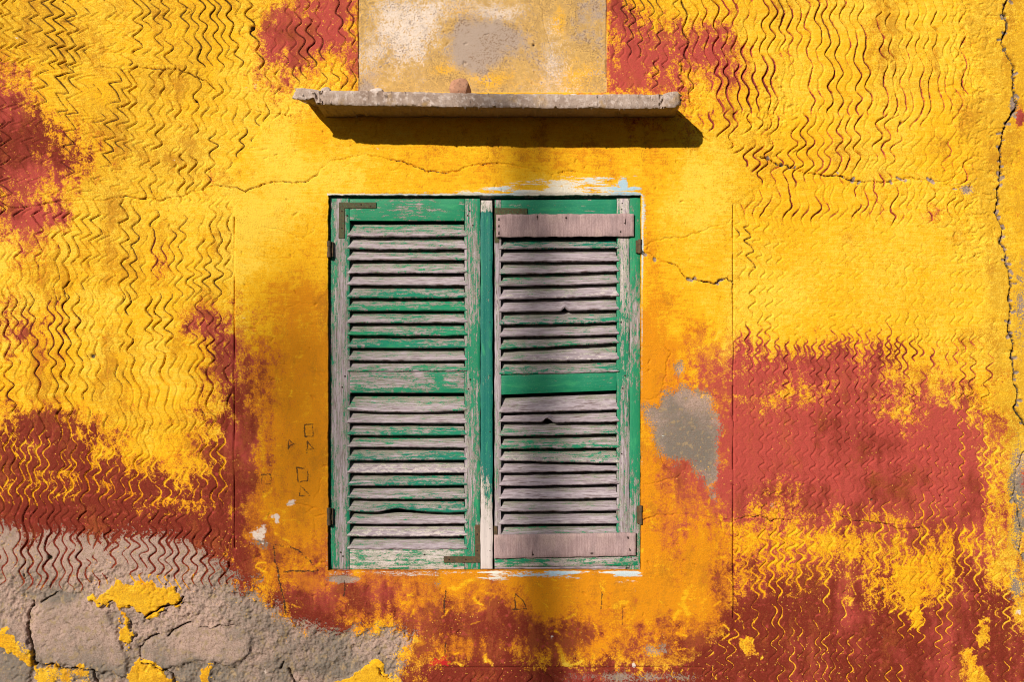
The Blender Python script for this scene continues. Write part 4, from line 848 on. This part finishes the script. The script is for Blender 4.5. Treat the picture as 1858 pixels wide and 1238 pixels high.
# ------------------------------------------------------------------ concrete ledge
DL = 0.168
kf = (D - DL) / D
lx0, lx1 = (533 - CX) / PX * kf, (1237 - CX) / PX * kf
def ledge():
    rg = np.random.default_rng(12)
    NL_ = 420; xs = np.linspace(lx0, lx1, NL_); pxs = xs / kf * PX + CX       # pixel column at the front face
    def n1(s, sd):
        g = np.random.default_rng(sd).random(900) * 2 - 1; t = (xs - lx0) / s + 3; i = t.astype(int); f = t - i; f = f * f * (3 - 2 * f); return g[i] * (1 - f) + g[i + 1] * f
    topz = CAMH + (CY - np.interp(pxs, [533, 570, 575, 600, 700, 850, 950, 1050, 1150, 1200, 1215, 1230, 1237], [158, 161, 163, 163, 165, 169, 170, 171, 170, 171, 167, 165, 172])) / PX * kf + 0.0010 * n1(0.010, 1) + 0.0010 * n1(0.04, 2)
    botz = CAMH + (CY - np.interp(pxs, [533, 555, 571, 572.5, 600, 700, 900, 1100, 1196, 1200, 1225, 1237], [178, 181, 178, 188, 190, 191.5, 195, 196, 196, 196, 194, 186])) / PX * kf + 0.0007 * n1(0.008, 3) + 0.0008 * n1(0.05, 4)
    wallbot = CAMH + (CY - np.interp(pxs, [533, 571, 572.5, 1237], [188, 200, 213, 213])) / PX
    dep = DL * (1 + 0.012 * n1(0.06, 5)) + 0.0006 * n1(0.012, 6)
    dep = dep * np.interp(pxs, [533, 538, 545, 1225, 1233, 1237], [0.94, 0.985, 1, 1, 0.97, 0.90])
    shift = np.interp(pxs, [533, 1237], [0.0, 0.0])
    rows = []
    # profile, from wall top round the front to the wall underside
    K = [('t', 0.0), ('t', .3), ('t', .6), ('t', .85), ('t', .97), ('f', .0), ('f', .15), ('f', .3), ('f', .45), ('f', .6), ('f', .75), ('f', .9), ('f', 1.0), ('b', .97), ('b', .9), ('b', .75), ('b', .6), ('b', .45), ('b', .3), ('b', .15), ('b', 0.0)]
    for q, (s, t) in enumerate(K):
        nz = n1(0.03, 20 + q) * 0.0006 + n1(0.006, 60 + q) * 0.0006 - 0.005 * np.maximum(0, n1(0.007, 140 + q) - 0.8) / 0.2
        if s == 't': y = -dep * t + (0.03 if t == 0 else 0); z = topz - 0.002 * (t > .9) + nz
        elif s == 'f': y = -dep + nz * 1.3 + (0.003 if t in (0.0, 1.0) else 0); z = topz + (botz - topz) * t
        else: y = -dep * t + (0.03 if t == 0 else 0); z = botz * t + wallbot * (1 - t) + nz * 1.5
        # cracks down the front near both ends
        for cxp, wv in ((579 + 6 * math.sin(q * 1.3), 1.6), (1200 + 3 * math.sin(q * 1.7), 1.5)):
            if s == 'f': y = y + 0.012 * np.exp(-((pxs - cxp) / wv) ** 2)
        if s == 'b' and 0 < t < 1: z = z + 0.006 * np.maximum(0, n1(0.03, 90 + q) - 0.62) / 0.38
        ends = np.where(pxs < 570, 0.006 * np.random.default_rng(200 + q).normal(), np.where(pxs > 1215, 0.003 * np.random.default_rng(300 + q).normal(), 0))
        xx = xs + np.where((pxs < 536) | (pxs > 1234), ends, 0)
        if s in 'tb': xx = xx * 1.0
        rows.append(np.stack([xx, y, z], -1))
    Vv = np.stack(rows, 1); nq = len(K)
    # the slab narrows towards the wall at its broken left end
    for q, (s, t) in enumerate(K):
        if s == 'b': Vv[:, q, 0] += np.where(pxs < 570, (1 - t) * 0.02, 0)
    idx = np.arange(NL_ * nq).reshape(NL_, nq)
    Q = np.stack([idx[:-1, :-1], idx[1:, :-1], idx[1:, 1:], idx[:-1, 1:]], -1).reshape(-1, 4)
    V2 = list(map(tuple, Vv.reshape(-1, 3))); F2 = [tuple(q) for q in Q.tolist()]
    F2.append(tuple(idx[0].tolist())); F2.append(tuple(idx[-1].tolist()[::-1]))
    return V2, F2
led = tag(empty('concrete_ledge', ((lx0 + lx1) / 2, 0, P(0, 213).z)), 'chipped grey concrete ledge slab above the shuttered window', 'ledge')
V2, F2 = ledge(); off = led.location
me = py_mesh('slab', [(x - off.x, y - off.y, z - off.z) for x, y, z in V2], F2, True); me.set_sharp_from_angle(angle=math.radians(50))
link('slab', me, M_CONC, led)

# ------------------------------------------------------------------ rubble on the ledge
from mathutils import noise as mnoise
def rock(name, px, py_base, depth, w_px, h_px, mat, seed, squash=0.8, rough=0.22):
    import bmesh
    bm = bmesh.new(); bmesh.ops.create_icosphere(bm, subdivisions=4, radius=1)
    k = (D + depth) / D; sx, sz = w_px / 2 / PX * k, h_px / 2 / PX * k
    for v_ in bm.verts:
        d = v_.co.normalized(); n_ = mnoise.noise(d * 1.3 + Vector((seed, 0, 0))) * rough + mnoise.noise(d * 3.7 + Vector((0, seed, 0))) * rough * .4 + mnoise.noise(d * 11 + Vector((0, seed, 3))) * rough * .14
        q = d * (1 + n_)
        for ax in ((0.8, 0.1, 0.5), (-0.6, -0.5, 0.6), (0.2, -0.9, 0.3), (-0.9, 0.2, -0.1), (0.05, 0.1, 1.0), (0.95, -0.3, -0.1)):
            a_ = Vector(ax).normalized(); e = q.dot(a_) - 0.72
            if e > 0: q -= a_ * e * 0.92
        q.z = max(q.z, -0.8)
        v_.co = Vector((q.x * sx, q.y * sx * squash, (q.z + 0.8) / 1.8 * 2 * sz))
    me_ = bpy.data.meshes.new(name); bm.to_mesh(me_); bm.free(); me_.polygons.foreach_set('use_smooth', [True] * len(me_.polygons))
    o = link(name, me_, mat); p_ = P(px, py_base, depth); o.location = p_; return o
M_BRICK = plain('broken_brick', (0.44, 0.235, 0.155), (0.36, 0.18, 0.115), 45, 0.92, 0.7, 0.003, (0.14, 0.085, 0.065))
M_LIME = plain('white_plaster_lump', (0.62, 0.54, 0.52), (0.42, 0.36, 0.34), 60, 0.92, 0.5, 0.002)
M_GREYR = plain('grey_mortar_lump', (0.36, 0.29, 0.26), (0.5, 0.42, 0.38), 80, 0.92, 0.6, 0.002)
def on_ledge(px, yb, dep): 
    k = (D + dep) / D
    tz = CAMH + (CY - np.interp(px, [533, 570, 700, 850, 950, 1050, 1150, 1237], [158, 162, 165, 169, 170, 171, 170, 170])) / PX * kf
    return CY - (tz - 0.001 - CAMH) * PX / k
def rubble(name, px, dep, w_, h_, mat, seed, label, group=None, **kw):
    o = rock(name, px, on_ledge(px, 0, dep), dep, w_, h_, mat, seed, **kw); tag(o, label, 'stone', group); return o
rubble('broken_brick', 835, -0.10, 46, 40, M_BRICK, 1.3, 'rounded reddish brown lump of brick lying on the concrete ledge')
rubble('plaster_lump', 684, -0.12, 32, 13, M_LIME, 4.1, 'flat white plaster lump on the ledge beside the panel edge', squash=0.6)
rubble('stone_chip', 680, -0.06, 10, 22, M_GREYR, 5.1, 'small grey stone chip behind the white plaster lump')
rubble('mortar_crumb', 787, -0.12, 18, 7, M_LIME, 6.2, 'small pale mortar crumb between white lump and brick lump')
rubble('mortar_lump', 1000, -0.08, 44, 13, M_GREYR, 7.7, 'wide low grey mortar lump on the ledge', squash=0.5, rough=0.4)
rubble('mortar_crumb', 1040, -0.09, 22, 13, M_LIME, 8.4, 'pale mortar crumb beside the wide low mortar lump')
rubble('mortar_lump', 592, -0.10, 24, 16, M_GREYR, 9.9, 'jagged grey mortar lump at the broken end of the ledge', rough=0.4)
rubble('stone_chip', 941, -0.05, 8, 16, M_GREYR, 11.2, 'thin upright grey chip standing on the ledge')
rubble('mortar_lump', 1082, -0.07, 24, 14, M_GREYR, 13.2, 'grey mortar lump at the red edge of the panel', rough=0.4)

# ------------------------------------------------------------------ ground, and unseen things behind the camera: pole, added house and shrub
M_GROUND = plain('sandy_street', (0.16, 0.125, 0.09), (0.125, 0.10, 0.075), 3, 0.95, 0.5, 0.01, (0.10, 0.08, 0.06))
g = py_mesh('ground', [(-300, -300, 0), (300, -300, 0), (300, 300, 0), (-300, 300, 0)], [(0, 1, 2, 3)])
tag(link('ground', g, M_GROUND), kind='structure')
def lathe(name, prof, base, mat, parent, lean=(0, 0), n=20):
    v = []; f = []
    for r, z in prof:
        for k in range(n): v.append((base.x + lean[0] * z + r * math.cos(k * 6.2832 / n), base.y + lean[1] * z + r * math.sin(k * 6.2832 / n), base.z + z))
    for a_ in range(len(prof) - 1):
        for k in range(n): f.append((a_ * n + k, a_ * n + (k + 1) % n, (a_ + 1) * n + (k + 1) % n, (a_ + 1) * n + k))
    f += [tuple(range(n))[::-1], tuple(range((len(prof) - 1) * n, len(prof) * n))]
    return link(name, py_mesh(name, v, f, True), mat, parent)
M_POLEW = plain('grey_timber_pole', (0.20, 0.16, 0.12), (0.13, 0.10, 0.08), 12, 0.9)
M_STEEL = plain('galvanised_steel', (0.35, 0.35, 0.36), (0.28, 0.28, 0.29), 20, 0.5, 0.2, 0.0005, None, 0.6)
def sun_point(px, py, dist): return P(px, py) + SUN * dist
# timber pole whose soft shadow falls down the right shutter
t0, t1 = sun_point(962, 300, 12.5), sun_point(988, 1180, 12.5)
lean = (t0.x - t1.x) / (t0.z - t1.z)
pb = Vector((t1.x - lean * t1.z, t1.y, 0))
pole = tag(empty('utility_pole', pb), 'weathered timber utility pole standing in the street opposite the wall', 'pole')
ztop = sun_point(962, 225, 12.5).z
lathe('shaft', [(0.070, 0), (0.065, 2.0), (0.050, ztop - .05), (0.045, ztop)], Vector((0, 0, 0)), M_POLEW, pole, (lean, 0))
# unseen house added to block low sky and deepen the wall's shade
M_OPP = plain('sky_block_limewash', (0.34, 0.24, 0.14), (0.28, 0.19, 0.11), 4, 0.95)
M_DOOR = plain('sky_block_door_paint', (0.10, 0.05, 0.03), (0.07, 0.04, 0.025), 10, 0.7)
hy = -13.5; hz = 7.4
opp = tag(empty('sky_block_house', (-3, hy, 0)), 'plain ochre flat-roofed house, unseen, added to block low sky', 'house')
def opart(name, x0, x1, y0, y1, z0, z1, mat, parent=None): return link(name, box_mesh(name, x0, x1, y0, y1, z0, z1), mat, parent or opp)
opart('wall', -9, 9, -6, 0, 0, hz - 0.4, M_OPP); opart('sky_block_parapet', -9.08, 9.08, -6.08, 0.08, hz - 0.397, hz, M_OPP)  # wall and parapet of the added unseen house
d_ = opart('sky_block_door', -0.5, 0.5, 0.003, 0.05, 0.02, 2.1, M_DOOR); opart('sky_block_handle', 0.34, 0.38, 0.052, 0.09, 0.98, 1.12, M_STEEL, d_)
for fl in (1.0, 4.0):
    for x_ in (-6.5, -3.5, 2.6, 5.6):
        wn = opart('window', x_ - .45, x_ + .45, 0.003, 0.04, fl, fl + 1.3, M_DOOR); opart('sky_block_sill', x_ - .55, x_ + .55, 0.003, 0.12, fl - .1, fl - .004, M_CONC, wn)  # windows of the added unseen house
lp = sun_point(532, 715, (13.5 + 2.0) / -SUN.y)  # shrub invented to cast the soft shade left of the window
M_POT = plain('shade_shrub_terracotta', (0.32, 0.13, 0.07), (0.26, 0.10, 0.055), 20)
M_LEAF = plain('shade_shrub_leaf', (0.06, 0.09, 0.03), (0.04, 0.07, 0.02), 30, 0.7)
shrub = tag(empty('shade_shrub', (lp.x, lp.y, hz)), 'made-up leafy shrub in a pot, added to cast soft shade beside the window', 'shade caster')
lathe('shade_shrub_pot', [(0.16, 0.002), (0.22, 0.36), (0.25, 0.37), (0.25, 0.43), (0.2, 0.43)], Vector((0, 0, 0)), M_POT, shrub)
lathe('shade_shrub_stem', [(0.02, 0.43), (0.015, lp.z - hz - 0.3), (0.006, lp.z - hz + 0.3)], Vector((0, 0, 0)), M_POLEW, shrub, n=8)
lr = random.Random(8); lv = []; lf = []
for k in range(215):
    c_ = Vector((lr.gauss(0, 0.115), lr.gauss(0, 0.115), lp.z - hz + lr.gauss(0, 0.23)))
    u_ = Vector((lr.gauss(0, 1), lr.gauss(0, 1), lr.gauss(0, 1))).normalized(); w_ = u_.orthogonal().normalized() * 0.018; u_ = u_ * 0.035
    b_ = len(lv); lv += [c_ - u_, c_ + w_, c_ + u_, c_ - w_]; lf.append((b_, b_ + 1, b_ + 2, b_ + 3))
tag(link('shade_shrub_foliage', py_mesh('shade_shrub_foliage', lv, lf), M_LEAF, shrub), kind='stuff')
